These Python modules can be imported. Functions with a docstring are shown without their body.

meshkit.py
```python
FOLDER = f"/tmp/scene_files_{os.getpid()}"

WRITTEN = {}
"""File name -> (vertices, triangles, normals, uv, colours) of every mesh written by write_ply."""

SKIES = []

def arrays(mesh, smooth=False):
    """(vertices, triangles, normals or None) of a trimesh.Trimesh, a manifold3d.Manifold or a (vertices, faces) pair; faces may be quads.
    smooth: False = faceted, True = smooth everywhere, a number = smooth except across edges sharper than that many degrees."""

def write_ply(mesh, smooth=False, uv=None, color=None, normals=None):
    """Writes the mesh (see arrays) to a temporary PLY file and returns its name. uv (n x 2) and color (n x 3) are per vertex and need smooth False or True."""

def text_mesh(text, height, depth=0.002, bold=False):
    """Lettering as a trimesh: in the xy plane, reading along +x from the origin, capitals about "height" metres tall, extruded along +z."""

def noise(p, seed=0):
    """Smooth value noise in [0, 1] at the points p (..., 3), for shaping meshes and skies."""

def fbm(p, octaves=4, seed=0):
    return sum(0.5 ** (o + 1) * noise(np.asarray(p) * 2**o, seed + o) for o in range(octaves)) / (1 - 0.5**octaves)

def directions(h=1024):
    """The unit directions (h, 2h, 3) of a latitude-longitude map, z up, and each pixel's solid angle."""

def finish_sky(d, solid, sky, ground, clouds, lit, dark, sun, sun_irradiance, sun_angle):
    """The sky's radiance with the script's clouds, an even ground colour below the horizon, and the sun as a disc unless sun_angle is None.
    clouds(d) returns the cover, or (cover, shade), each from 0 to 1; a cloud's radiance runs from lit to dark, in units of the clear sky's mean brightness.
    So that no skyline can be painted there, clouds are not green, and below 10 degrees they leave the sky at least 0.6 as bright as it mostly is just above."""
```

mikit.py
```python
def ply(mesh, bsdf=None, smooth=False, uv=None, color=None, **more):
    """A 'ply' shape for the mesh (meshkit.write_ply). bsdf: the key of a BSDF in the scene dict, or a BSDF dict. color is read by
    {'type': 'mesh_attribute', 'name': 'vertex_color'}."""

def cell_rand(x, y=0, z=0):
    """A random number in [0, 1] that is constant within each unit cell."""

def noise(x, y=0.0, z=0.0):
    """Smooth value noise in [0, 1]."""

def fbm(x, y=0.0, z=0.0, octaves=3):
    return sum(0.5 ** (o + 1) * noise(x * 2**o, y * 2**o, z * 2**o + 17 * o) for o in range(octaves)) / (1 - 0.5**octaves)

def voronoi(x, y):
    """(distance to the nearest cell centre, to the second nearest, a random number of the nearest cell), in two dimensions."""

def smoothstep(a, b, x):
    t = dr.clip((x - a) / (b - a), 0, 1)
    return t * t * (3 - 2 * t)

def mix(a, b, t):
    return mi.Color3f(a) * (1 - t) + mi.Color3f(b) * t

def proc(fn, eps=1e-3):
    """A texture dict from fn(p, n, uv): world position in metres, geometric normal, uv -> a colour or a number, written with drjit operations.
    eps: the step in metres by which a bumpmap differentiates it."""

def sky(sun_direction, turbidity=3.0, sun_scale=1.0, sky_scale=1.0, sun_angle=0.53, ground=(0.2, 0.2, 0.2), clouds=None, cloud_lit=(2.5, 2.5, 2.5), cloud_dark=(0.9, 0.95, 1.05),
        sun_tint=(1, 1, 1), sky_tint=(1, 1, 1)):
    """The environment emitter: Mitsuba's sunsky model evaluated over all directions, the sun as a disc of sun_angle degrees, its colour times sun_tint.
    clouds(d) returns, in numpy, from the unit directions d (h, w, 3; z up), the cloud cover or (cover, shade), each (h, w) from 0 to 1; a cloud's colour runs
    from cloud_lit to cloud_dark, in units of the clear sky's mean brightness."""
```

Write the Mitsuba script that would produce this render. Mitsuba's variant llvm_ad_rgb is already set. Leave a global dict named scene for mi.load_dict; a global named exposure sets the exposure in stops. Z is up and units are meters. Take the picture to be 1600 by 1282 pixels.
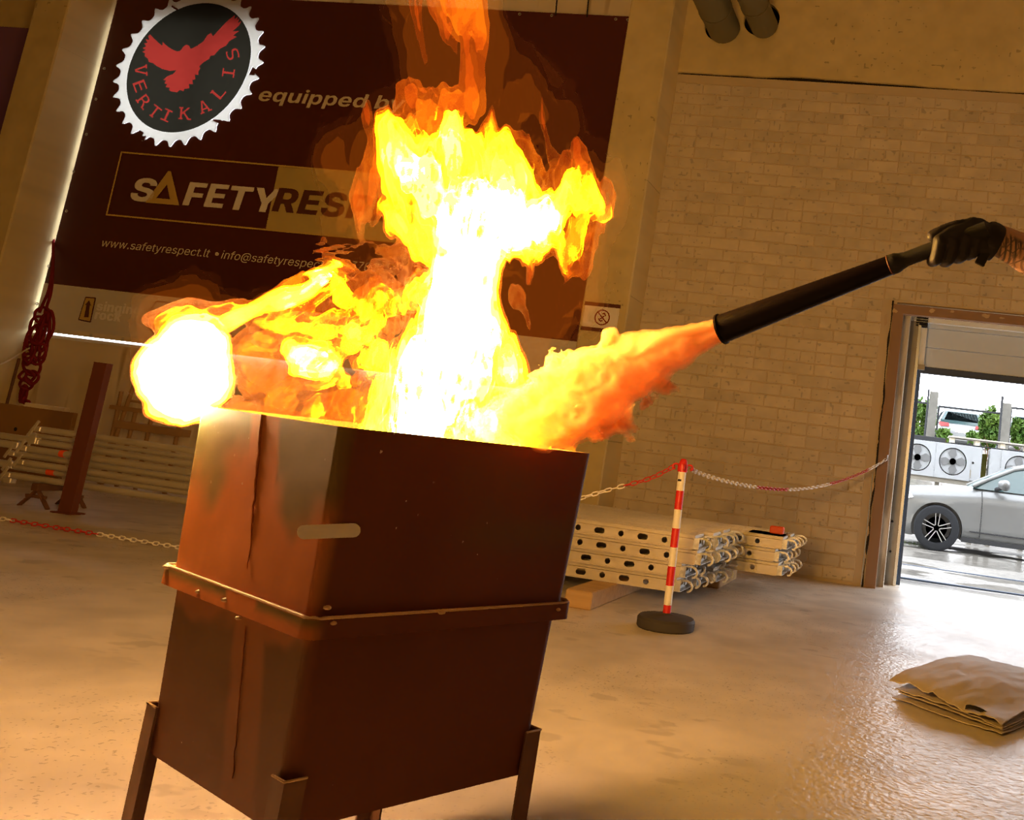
import math, random, glob
import numpy as np, trimesh, shapely, drjit as dr, mitsuba as mi, mikit, meshkit
import manifold3d as m3
from shapely import affinity
from shapely.geometry import Polygon, Point, LineString, box as sbox
from mikit import proc, noise, fbm, voronoi, cell_rand, smoothstep, mix
T = mi.ScalarTransform4f
rng = np.random.default_rng(11)
random.seed(5)
scene, labels = {}, {}

# ------------------------------------------------------------------ camera, sky, exposure
F, PX, PY, ROLL, PITCH, YAW, EYE = 1480.338, 1200.0, 468.0, .127, .166, -.171, .90
exposure = 0.20
_f = np.array([math.sin(YAW) * math.cos(PITCH), math.cos(YAW) * math.cos(PITCH), math.sin(PITCH)])
_r0 = np.array([math.cos(YAW), -math.sin(YAW), 0.0])
_u0 = np.cross(_r0, _f)
CR = math.cos(ROLL) * _r0 + math.sin(ROLL) * _u0
CU = -math.sin(ROLL) * _r0 + math.cos(ROLL) * _u0
CF, CO = _f, np.array([0, 0, EYE])
_m = np.eye(4)
_m[:3, 0], _m[:3, 1], _m[:3, 2], _m[:3, 3] = -CR, CU, CF, CO
scene['camera'] = {'type': 'perspective', 'fov': 2 * math.degrees(math.atan(800 / F)), 'fov_axis': 'x', 'near_clip': .05, 'far_clip': 400.0,
                   'principal_point_offset_x': -(PX - 800) / 1600, 'principal_point_offset_y': -(PY - 641) / 1282, 'to_world': T(_m.tolist())}
FIRE = .72      # strength of the flames


def cloud_cover(d):
    n = meshkit.fbm(d * np.array([3, 3, 6.0]), 4, 3)
    return np.ones(d.shape[:2]), np.clip(n * 1.2 - .35, 0, 1)


scene['sky'] = mikit.sky([.3, .5, .8], turbidity=6, sun_scale=0.0, sky_scale=16.0, clouds=cloud_cover, cloud_lit=(2.3, 2.35, 2.45), cloud_dark=(1.7, 1.8, 1.95), ground=(.25, .24, .22))


# ------------------------------------------------------------------ measuring: a photo point on a plane of the room
def ray(x, y):
    return (x - PX) / F * CR - (y - PY) / F * CU + CF


def onY(x, y, Y):
    d = ray(x, y)
    return CO + d * (Y / d[1])


def onZ(x, y, z=0.0):
    d = ray(x, y)
    return CO + d * ((z - EYE) / d[2])


def onX(x, y, X):
    d = ray(x, y)
    return CO + d * (X / d[0])


def atD(x, y, depth):
    return CO + ray(x, y) * depth


# ------------------------------------------------------------------ names and entries
def numbered(name):
    if name not in labels and name not in scene and not any(k.startswith(name + '__') for k in scene):
        return name
    i = 1
    while f'{name}_{i:03d}' in labels or f'{name}_{i:03d}' in scene:
        i += 1
    return f'{name}_{i:03d}'


_used = {}


def subkey(parent, name):
    base = f'{parent}__{name}'
    n = _used.get(base, 0)
    _used[base] = n + 1
    return base if n == 0 else f'{base}_{n:03d}'


def thing(name, label, cat, group=None):
    key = numbered(name)
    labels[key] = {'label': label, 'category': cat}
    if group:
        labels[key]['group'] = group
    return key


def struct(name, label=None):
    key = numbered(name)
    labels[key] = {'kind': 'structure'}
    if label:
        labels[key]['label'] = label
    return key


def put(key, mesh, mat, smooth=False, tw=None, **kw):
    d = mikit.ply(mesh, mat, smooth, **kw) if not isinstance(mesh, dict) else dict(mesh)
    if tw is not None:
        d['to_world'] = tw
    scene[key] = d
    return key


def part(parent, name, mesh, mat=None, smooth=False, label=None, tw=None, kind=None, **kw):
    key = put(subkey(parent, name), mesh, mat, smooth, tw, **kw)
    if label or kind:
        labels[key] = {}
        if label:
            labels[key]['label'] = label
        if kind:
            labels[key]['kind'] = kind
    return key


# ------------------------------------------------------------------ mesh makers
def cat(ms):
    return trimesh.util.concatenate([m for m in ms if m is not None and len(m.faces)])


def tm(man):
    m = man.to_mesh()
    return trimesh.Trimesh(np.array(m.vert_properties[:, :3], float), np.array(m.tri_verts), process=False)


def box(lo, hi):
    lo, hi = np.minimum(lo, hi), np.maximum(lo, hi)
    return trimesh.creation.box(bounds=[lo, hi])


def frame(p, x, y, z=None):
    M = np.eye(4)
    x = np.asarray(x, float) / np.linalg.norm(x)
    y = np.asarray(y, float) - x * np.dot(x, y)
    y /= np.linalg.norm(y)
    M[:3, 0], M[:3, 1], M[:3, 2], M[:3, 3] = x, y, np.cross(x, y), p
    return M


def rbox(sx, sy, sz, r=.003):
    """A box about the origin with chamfered edges."""
    pts = []
    for x in (-1, 1):
        for y in (-1, 1):
            for z in (-1, 1):
                a, b, c = x * sx / 2, y * sy / 2, z * sz / 2
                pts += [(a - x * r, b - y * r, c), (a - x * r, b, c - z * r), (a, b - y * r, c - z * r)]
    return trimesh.convex.convex_hull(np.array(pts))


def bar(p0, p1, w, h, up=(0, 0, 1), r=.002):
    p0, p1 = np.asarray(p0, float), np.asarray(p1, float)
    L = np.linalg.norm(p1 - p0)
    x = (p1 - p0) / L
    if abs(np.dot(x, up)) > .97:
        up = (0, 1, 0)
    m = rbox(L, w, h, r)
    side = np.cross(up, x)
    m.apply_transform(frame((p0 + p1) / 2, x, side))
    return m


def tube(pts, r, sides=8, closed=False, cap=True):
    p = np.asarray(pts, float)
    n = len(p)
    t = (np.roll(p, -1, 0) - np.roll(p, 1, 0)) if closed else np.gradient(p, axis=0)
    t /= np.linalg.norm(t, axis=1, keepdims=True) + 1e-12
    a = np.zeros_like(p)
    ref = np.array([0, 0, 1.0]) if abs(t[0][2]) < .9 else np.array([1.0, 0, 0])
    v = np.cross(t[0], ref)
    for i in range(n):
        v = v - t[i] * np.dot(v, t[i])
        v /= np.linalg.norm(v)
        a[i] = v
    b = np.cross(t, a)
    rr = np.broadcast_to(np.asarray(r, float), (n,))
    ang = np.arange(sides) * 2 * np.pi / sides
    V = p[:, None] + rr[:, None, None] * (np.cos(ang)[None, :, None] * a[:, None] + np.sin(ang)[None, :, None] * b[:, None])
    V = V.reshape(-1, 3)
    m = n if closed else n - 1
    i, j = np.meshgrid(np.arange(m), np.arange(sides), indexing='ij')
    i2 = (i + 1) % n
    q = np.stack([i * sides + j, i * sides + (j + 1) % sides, i2 * sides + (j + 1) % sides, i2 * sides + j], -1).reshape(-1, 4)
    f = np.vstack([q[:, [0, 1, 2]], q[:, [0, 2, 3]]])
    if cap and not closed:
        V = np.vstack([V, p[0], p[-1]])
        k = np.arange(sides)
        f = np.vstack([f, np.stack([k * 0 + len(V) - 2, (k + 1) % sides, k], 1), np.stack([k * 0 + len(V) - 1, (n - 1) * sides + k, (n - 1) * sides + (k + 1) % sides], 1)])
    return trimesh.Trimesh(V, f, process=False)


def cyl(p0, p1, r, sides=20, r1=None):
    return tube([p0, p1], [r, r if r1 is None else r1], sides)


def lathe(profile, sides=40):
    """Turned about z; profile of (radius, z) points."""
    m = trimesh.creation.revolve(np.asarray(profile, float), sections=sides)
    return m


def prism(poly, depth):
    gs = getattr(poly, 'geoms', [poly])
    return cat([trimesh.creation.extrude_polygon(g, depth, engine='earcut') for g in gs if g.area > 1e-9])


def moved(m, M=None, t=None):
    m = m.copy()
    if M is not None:
        m.apply_transform(M)
    if t is not None:
        m.apply_translation(t)
    return m


def spline(pts, n=40, closed=False):
    from scipy.interpolate import CubicSpline
    p = np.asarray(pts, float)
    if closed:
        p = np.vstack([p, p[:1]])
        return CubicSpline(np.arange(len(p)), p, bc_type='periodic')(np.linspace(0, len(p) - 1, n, endpoint=False))
    return CubicSpline(np.arange(len(p)), p)(np.linspace(0, len(p) - 1, n))


_FONTS = glob.glob('/opt/blender-*/*/datafiles/fonts')[0]


def letters(text, cap, depth, weight=400, shear=0.0, font='Inter.woff2', width=None, track=0):
    """Lettering in the xy plane as one mesh: capitals 'cap' metres tall, slanted by shear, squeezed to width metres."""
    from PIL import Image, ImageDraw, ImageFont
    fnt = ImageFont.truetype(f'{_FONTS}/{font}', 96)
    try:
        axes = fnt.get_variation_axes()
        fnt.set_variation_by_axes([min(max(weight if b'eight' in (a.get('name') or b'') else a['default'], a['minimum']), a['maximum']) for a in axes])
        heavy = 0
    except Exception:
        heavy = 0 if weight < 500 else 3
    xs, pos = [], 0
    for ch in text:
        xs.append(pos)
        pos += fnt.getlength(ch) + track
    im = Image.new('L', (int(pos) + 40, 170))
    dw = ImageDraw.Draw(im)
    for ch, x in zip(text, xs):
        dw.text((12 + x, 118), ch, 255, font=fnt, anchor='ls', stroke_width=heavy)
    on = np.pad(np.asarray(im) > 127, ((0, 0), (1, 1))).astype(np.int8)
    rows, st = np.nonzero(np.diff(on, axis=1) == 1)
    en = np.nonzero(np.diff(on, axis=1) == -1)[1]
    sh = shapely.union_all(shapely.box(st, 118 - rows - 1, en, 118 - rows)).buffer(.6).buffer(-.6).simplify(.7)
    x0, y0, x1, y1 = sh.bounds
    s = cap / 69.0
    sx = s if width is None else width / (x1 - x0 + shear * 0)
    return affinity.affine_transform(sh, [sx, shear * s, 0, s, -x0 * sx, 0])
# ------------------------------------------------------------------ materials
def pr(color, rough=.6, spec=.4, metal=0.0, two=False, **kw):
    c = color if isinstance(color, dict) else {'type': 'rgb', 'value': list(color)}
    r = rough if isinstance(rough, dict) else float(rough)
    d = {'type': 'principled', 'base_color': c, 'roughness': r, 'specular': float(spec), 'metallic': float(metal), **kw}
    return {'type': 'twosided', 'bsdf': d} if two else d


def thin(color, trans):
    return {'type': 'principledthin', 'base_color': {'type': 'rgb', 'value': list(color)}, 'roughness': .5, 'diff_trans': float(trans), 'spec_trans': 0.0, 'eta': 1.3}


def bump(d, fn, scale=1.0, eps=1e-3):
    return {'type': 'bumpmap', 'arbitrary': proc(fn, eps), 'scale': float(scale), 'bsdf': d}


def floor_col(p, n, uv):
    big = fbm(p.x * .8, p.y * .8, 3, 4)
    mid = fbm(p.x * 5, p.y * 5, 9, 3)
    c = mix((.42, .37, .305), (.53, .475, .40), smoothstep(.3, .7, big))
    c = c * (.82 + .36 * mid)
    scuff = smoothstep(.66, .74, fbm(p.x * 7 + 40, p.y * 11, 2, 3)) * smoothstep(.45, .6, fbm(p.x * 1.3, p.y * 1.3 + 20, 1, 2))
    spots = smoothstep(.84, .90, noise(p.x * 110, p.y * 110, 4)) * .30 * smoothstep(.45, .65, fbm(p.x * 2, p.y * 2, 8, 2))
    return c * (1 - .16 * scuff) * (1 - spots)


def floor_rough(p, n, uv):
    return .24 + .18 * fbm(p.x * 2.5, p.y * 2.5, 7, 3) + .08 * noise(p.x * 45, p.y * 45, 1)


def floor_bump(p, n, uv):
    return .0016 * noise(p.x * 48, p.y * 48, 5) + .0013 * noise(p.x * 100, p.y * 100, 8) + .0007 * fbm(p.x * 9, p.y * 9, 3, 2)


def paint_col(p, n, uv):
    a = fbm(p.x * 1.1, p.z * 1.1, p.y, 4)
    b = fbm(p.x * 9, p.z * 9, 3, 3)
    c = mix((.60, .485, .235), (.68, .565, .30), smoothstep(.3, .7, a)) * (.90 + .2 * b)
    fleck = smoothstep(.90, .93, noise(p.x * 34, p.z * 34, 6)) * smoothstep(.5, .6, fbm(p.x * 2, p.z * 2, 5, 2))
    return c * (1 - .35 * fleck)


def stain_col(p, n, uv):
    a = fbm(p.x * 1.4, p.z * 1.4, 2, 4)
    c = mix((.70, .60, .43), (.78, .69, .52), a)
    run = smoothstep(.60, .74, fbm(p.x * 5.5, p.z * .9, 5, 4)) * smoothstep(.2, .75, p.z)
    return mix(c, (.33, .23, .11), run * .85)


def brick_col(k):
    def fn(p, n, uv):
        b = fbm(p.x * 9, p.z * 9, 3 + k, 3)
        a = fbm(p.x * .8, p.z * .8, 11, 3)
        fleck = smoothstep(.86, .9, noise(p.x * 40, p.z * 40, 6 + k))
        return mi.Color3f(.62, .535, .40) * ((.93, 1.0, 1.05)[k] * (.84 + .24 * b) * (.9 + .2 * a)) * (1 - .28 * fleck)
    return fn


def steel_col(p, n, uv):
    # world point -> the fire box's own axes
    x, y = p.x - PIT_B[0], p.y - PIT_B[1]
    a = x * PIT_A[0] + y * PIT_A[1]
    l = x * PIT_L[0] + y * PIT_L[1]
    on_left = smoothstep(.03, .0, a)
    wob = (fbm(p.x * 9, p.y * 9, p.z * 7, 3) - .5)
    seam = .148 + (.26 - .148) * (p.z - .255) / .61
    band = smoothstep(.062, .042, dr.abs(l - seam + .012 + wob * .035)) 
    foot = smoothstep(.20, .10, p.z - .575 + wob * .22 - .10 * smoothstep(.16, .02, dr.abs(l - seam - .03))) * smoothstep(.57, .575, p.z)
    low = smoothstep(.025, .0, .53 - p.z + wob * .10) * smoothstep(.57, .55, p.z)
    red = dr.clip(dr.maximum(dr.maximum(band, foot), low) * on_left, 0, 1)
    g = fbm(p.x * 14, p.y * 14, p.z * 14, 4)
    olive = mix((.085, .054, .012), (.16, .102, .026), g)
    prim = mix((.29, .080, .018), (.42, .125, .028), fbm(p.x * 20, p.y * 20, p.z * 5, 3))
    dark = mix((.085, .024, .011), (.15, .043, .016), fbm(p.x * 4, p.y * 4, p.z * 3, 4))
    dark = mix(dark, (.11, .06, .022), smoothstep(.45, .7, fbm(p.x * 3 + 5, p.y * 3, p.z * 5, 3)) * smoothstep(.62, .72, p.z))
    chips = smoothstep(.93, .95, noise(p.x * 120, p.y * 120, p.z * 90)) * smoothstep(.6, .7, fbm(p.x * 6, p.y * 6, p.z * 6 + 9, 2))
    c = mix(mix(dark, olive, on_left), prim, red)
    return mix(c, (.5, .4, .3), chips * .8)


def rust_col(p, n, uv):
    g = fbm(p.x * 25, p.y * 25, p.z * 12, 3)
    return mix((.08, .035, .016), (.17, .07, .028), g)


def alu_col(p, n, uv):
    g = fbm(p.x * 3, p.y * 30, p.z * 30, 3)
    return mix((.50, .45, .36), (.66, .60, .50), g)


def galv_col(p, n, uv):
    d1, d2, c = voronoi(p.x * 60 + p.y * 31, p.z * 60)
    return mix((.42, .43, .43), (.62, .63, .62), c)


def tube_col(p, n, uv):
    g = fbm(p.x * 5, p.y * 30, p.z * 30, 3)
    return mix((.46, .42, .34), (.68, .63, .52), g)


def wood_col(p, n, uv):
    g = fbm(p.x * 3, p.y * 40, p.z * 40, 3)
    return mix((.36, .22, .10), (.52, .35, .18), g)


def vinyl_col(p, n, uv):
    return mi.Color3f(.085, .0135, .0085) * (.75 + .5 * fbm(p.x * .7, p.z * .7, 3, 3))


def white_vinyl(p, n, uv):
    fold = fbm(p.x * 3, p.z * .3, 2, 3)
    return mix((.60, .57, .52), (.70, .67, .62), fold)


def gold_vinyl(p, n, uv):
    return mix((.52, .40, .13), (.60, .47, .17), fbm(p.x, p.z, 4, 2))


def tarp_col(p, n, uv):
    g = fbm(p.x * 12, p.y * 12, p.z * 12, 3)
    return mix((.40, .345, .28), (.50, .435, .355), g)


def glove_col(p, n, uv):
    return mix((.008, .006, .008), (.020, .015, .018), fbm(p.x * 60, p.y * 60, p.z * 60, 3))


def ground_col(p, n, uv):
    a = fbm(p.x * 1.2, p.y * 1.2, 2, 4)
    b = fbm(p.x * 14, p.y * 14, 3, 3)
    return mix((.08, .077, .07), (.165, .155, .14), a) * (.7 + .6 * b)


def ground_rough(p, n, uv):
    return .06 + .55 * smoothstep(.40, .58, fbm(p.x * .9 + 3, p.y * 2.2, 8, 3))


def ground_bump(p, n, uv):
    wet = smoothstep(.40, .58, fbm(p.x * .9 + 3, p.y * 2.2, 8, 3))
    return (.004 * noise(p.x * 30, p.y * 30, 5) + .003 * noise(p.x * 70, p.y * 70, 8)) * (.12 + wet)


def leaf_col(p, n, uv):
    return mix((.03, .085, .01), (.10, .165, .022), noise(p.x * 4, p.y * 4, p.z * 4))


def post_concrete(p, n, uv):
    return mix((.13, .125, .11), (.19, .185, .165), fbm(p.x * 9, p.y * 9, p.z * 5, 3))


def purple_col(p, n, uv):
    return mix((.13, .055, .14), (.20, .09, .21), smoothstep(1.9, 4.2, p.z))


PIT = 1.114
PIT_A = np.array([math.cos(PIT), math.sin(PIT), 0])
PIT_L = np.array([-PIT_A[1], PIT_A[0], 0])
PIT_B = atD(540, 668, 1.5)

scene.update({
    'm_floor': bump(pr(proc(floor_col), proc(floor_rough), .6), floor_bump),
    'm_paint': pr(proc(paint_col), .75, .3),
    'm_stain': pr(proc(stain_col), .75, .3),
    'm_mortar': pr((.57, .47, .33), .9, .2),
    'm_brick0': pr(proc(brick_col(0)), .7, .3), 'm_brick1': pr(proc(brick_col(1)), .7, .3), 'm_brick2': pr(proc(brick_col(2)), .7, .3),
    'm_ceiling': pr((.66, .62, .54), .9, .2),
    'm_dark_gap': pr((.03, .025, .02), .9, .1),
    'm_steel': pr(proc(steel_col), .55, .18, two=True),
    'm_rust': pr(proc(rust_col), .6, .4),
    'm_weld': pr((.42, .27, .15), .6, .4),  # weld metal, and the painted highlight on the flange edge
    'm_alu': pr(proc(alu_col), .42, .5, .35),
    'm_galv': pr(proc(galv_col), .4, .5, .6),
    'm_tube': pr(proc(tube_col), .38, .5, .45),
    'm_wood': pr(proc(wood_col), .75, .3),
    'm_vinyl': pr(proc(vinyl_col), .42, .4, two=True),
    'm_white_vinyl': pr(proc(white_vinyl), .5, .4, two=True),
    'm_gold_vinyl': pr(proc(gold_vinyl), .5, .4, two=True),
    'm_emblem_white': thin((.60, .60, .55), 1.0), 'm_emblem_black': thin((.022, .021, .015), .9), 'm_emblem_red': thin((.34, .032, .024), .9),
    'm_letter': pr((.74, .66, .52), .6, .3), 'm_letter_white': pr((.86, .84, .82), .6, .3), 'm_letter_dark': pr((.11, .032, .014), .6, .3), 'm_letter_gold': pr((.62, .44, .12), .6, .3),
    'm_tarp': pr(proc(tarp_col), .62, .35, two=True),
    'm_glove': pr(proc(glove_col), .6, .4), 'm_black': pr((.006, .003, .004), .34, .08), 'm_black_matt': pr((.016, .015, .015), .7, .3), 'm_black_rough': pr((.05, .042, .036), .75, .3),
    'm_red': pr((.62, .022, .018), .42, .5), 'm_white': pr((.82, .79, .72), .45, .5), 'm_rope_red': pr((.20, .012, .016), .8, .2), 'm_orange': pr((.85, .10, .015), .5, .4),
    'm_chain_red': pr((.50, .03, .02), .45, .5), 'm_chain_white': pr((.84, .81, .76), .45, .5),
    'm_frame_brown': pr((.30, .19, .13), .7, .3), 'm_plaster_white': pr((.72, .70, .66), .8, .2), 'm_track': pr((.30, .28, .24), .5, .5, .4), 'm_rail': pr((.62, .68, .70), .35, .6, .5),
    'm_shutter': pr((.60, .67, .74), .55, .4), 'm_seal': pr((.05, .07, .11), .6, .4), 'm_white_metal': pr((.78, .82, .85), .5, .4),
    'm_unit_white': pr((.34, .36, .38), .5, .4), 'm_ground': bump(pr(proc(ground_col), proc(ground_rough), .6), ground_bump), 'm_grass': pr((.20, .30, .06), .9, .2),
    'm_leaf': {'type': 'twosided', 'bsdf': pr(proc(leaf_col), .6, .3)}, 'm_post': pr(proc(post_concrete), .9, .2),
    'm_purple': pr(proc(purple_col), .6, .3), 'm_duct': pr((.145, .125, .062), .6, .4), 'm_glass': {'type': 'thindielectric'},
    'm_window_frame': pr((.80, .80, .78), .5, .4), 'm_sign': pr((.80, .74, .66), .5, .4), 'm_sign_mark': pr((.24, .045, .015), .5, .4), 'm_rope_white': pr((.70, .65, .52), .85, .2),
})

# ------------------------------------------------------------------ the setting
YW = onZ(1345, 917)[1]          # face of the brick wall
CEIL = 6.3
s = struct('floor')
put(s, box((-14, -7, -.2), (7, YW + .62, 0)), 'm_floor')
s = struct('ceiling')
put(s, box((-14, -7, CEIL), (7, YW + .6, CEIL + .2)), 'm_ceiling')
s = struct('wall_left')
put(s, box((-14.2, -7, 0), (-14, YW + .6, CEIL)), 'm_paint')
s = struct('wall_right')
put(s, box((7, -7, 0), (7.2, YW + .6, CEIL)), 'm_paint')
s = struct('wall_front')
put(s, box((-14, -7.2, 0), (7, -7, CEIL)), 'm_paint')
XP0, XP1, YC = -2.845, -2.448, 7.466        # right pillar
XL0, XL1 = -8.935, -8.548                    # left pillar
for k, (a, b) in enumerate(((XL0, XL1), (XP0, XP1))):
    s = struct('pillar', ('painted concrete pillar left of the banner', 'painted concrete pillar between the banner and the brick wall')[k])
    m = rbox(b - a, .74, CEIL, .012)
    put(s, moved(m, t=((a + b) / 2, YC + .37, CEIL / 2)), 'm_paint')
# brick bay with the door opening
ZB, BL, BH, J = 4.225, .2585, .1006, .008
DX0, DX1, DZ = -.165, 3.9, 2.262             # opening of the door in the masonry
wall = struct('wall_back', 'painted brick wall between the pillar and the doorway')
put(wall, cat([box((XP1, YW + .006, 0), (DX0 - .1, YW + .5, ZB)), box((DX0 - .1, YW + .006, DZ + .06), (7, YW + .5, ZB)), box((DX1, YW + .006, 0), (7, YW + .5, DZ + .06))]), 'm_mortar')


def brick_mesh(L):
    x, z, d, c = (L - J) / 2, (BH - J) / 2, .03, .004
    V = [(-x, d, -z), (x, d, -z), (x, d, z), (-x, d, z), (-x, c, -z), (x, c, -z), (x, c, z), (-x, c, z), (-x + c, 0, -z + c), (x - c, 0, -z + c), (x - c, 0, z - c), (-x + c, 0, z - c)]
    Q = [(8, 9, 10, 11)] + [(4 + i, 4 + (i + 1) % 4, 8 + (i + 1) % 4, 8 + i) for i in range(4)] + [(i, (i + 1) % 4, 4 + (i + 1) % 4, 4 + i) for i in range(4)]
    f = []
    for a, b, c2, d2 in Q:
        f += [(a, b, c2), (a, c2, d2)]
    m = trimesh.Trimesh(V, f, process=False)
    return m


BRICKS = {L: [mikit.ply(brick_mesh(L), f'm_brick{k}') for k in range(3)] for L in (BL, BL / 2)}
cand = []
row = 0
z = .02
brng = np.random.default_rng(3)
while z + BH < ZB - .01:
    x = XP1 + (0 if row % 2 == 0 else -BL / 2)
    header = row % 6 == 5
    while x < 6.9:
        L = BL / 2 if (header or x < XP1 - .01) else BL
        if x < XP1 - .01:
            x += BL / 2
        xc, zc = x + L / 2, z + BH / 2
        inside = xc + L / 2 < DX0 - .1 or (xc - L / 2 > DX1 + .05) or z > DZ + .07
        if not inside and xc - L / 2 < DX0 - .1 - BL / 2 + .01 and z <= DZ + .07:
            L = BL / 2
            xc = x + L / 2
            inside = xc + L / 2 < DX0 - .09
        if inside:
            cand.append((xc, zc, L, brng.random(), brng.normal(0, .0012), brng.normal(0, .25)))
        x += L
    row += 1
    z += BH


def in_view(p, pad=0):
    q = np.asarray(p, float) - CO
    w = q @ CF
    x, y = PX + F * (q @ CR) / w, PY - F * (q @ CU) / w
    return w > 0 and -pad < x < 1600 + pad and -pad < y < 1282 + pad


seen = [c for c in cand if in_view((c[0], YW, c[1]), 10)]
seen.sort(key=lambda c: -c[2] / ((c[0] ** 2 + YW ** 2) ** .5))
chosen = set(map(id, seen[:296]))
rest = []
for c in cand:
    xc, zc, L, r, dy, tilt = c
    k = int(r * 3)
    y = YW + dy - .001
    if id(c) in chosen:
        part(wall, 'brick', BRICKS[L][k], tw=T().translate([xc, y, zc]).rotate([0, 1, 0], tilt))
    else:
        rest.append(moved(brick_mesh(L), t=(xc, y, zc)))
part(wall, 'far_bricks', cat(rest), 'm_brick1', kind='stuff')
# concrete beam over the bricks, with the two duct holes
beam = struct('beam', 'painted concrete beam above the brick wall')
hole = []
for px, py, r in ((1127, 40, .155), (1190, 30, .165)):
    c = onY(px, py, YW)
    hole.append((c[0], c[2], r))
poly = sbox(XP1, ZB + .018, 7, CEIL)
wav = [(x, ZB + .018 + .024 * (meshkit.noise(np.array([x * 2.3, 0, 0])) - .3) + .006 * meshkit.noise(np.array([x * 11, 4, 0]))) for x in np.linspace(XP1, 7, 160)]
poly = Polygon(wav + [(7, CEIL), (XP1, CEIL)])
for x, z, r in hole:
    poly = poly.difference(Point(x, z).buffer(r))
put(beam, moved(prism(poly, .06), np.array([[1, 0, 0, 0], [0, 0, -1, YW + .058], [0, 1, 0, 0], [0, 0, 0, 1.0]])), 'm_paint')
part(beam, 'joint_shade_strip', box((XP1, YW + .030, ZB - .002), (7, YW + .055, ZB + .05)), 'm_dark_gap', label='dark strip painted for the shade in the joint under the beam')  # near-black strip set in the joint in place of its shade
part(beam, 'hole_backing', box((XP1, YW + .2, ZB), (7, YW + .5, CEIL)), 'm_dark_gap')  # dark sheet painted for the shade inside the duct holes
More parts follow.
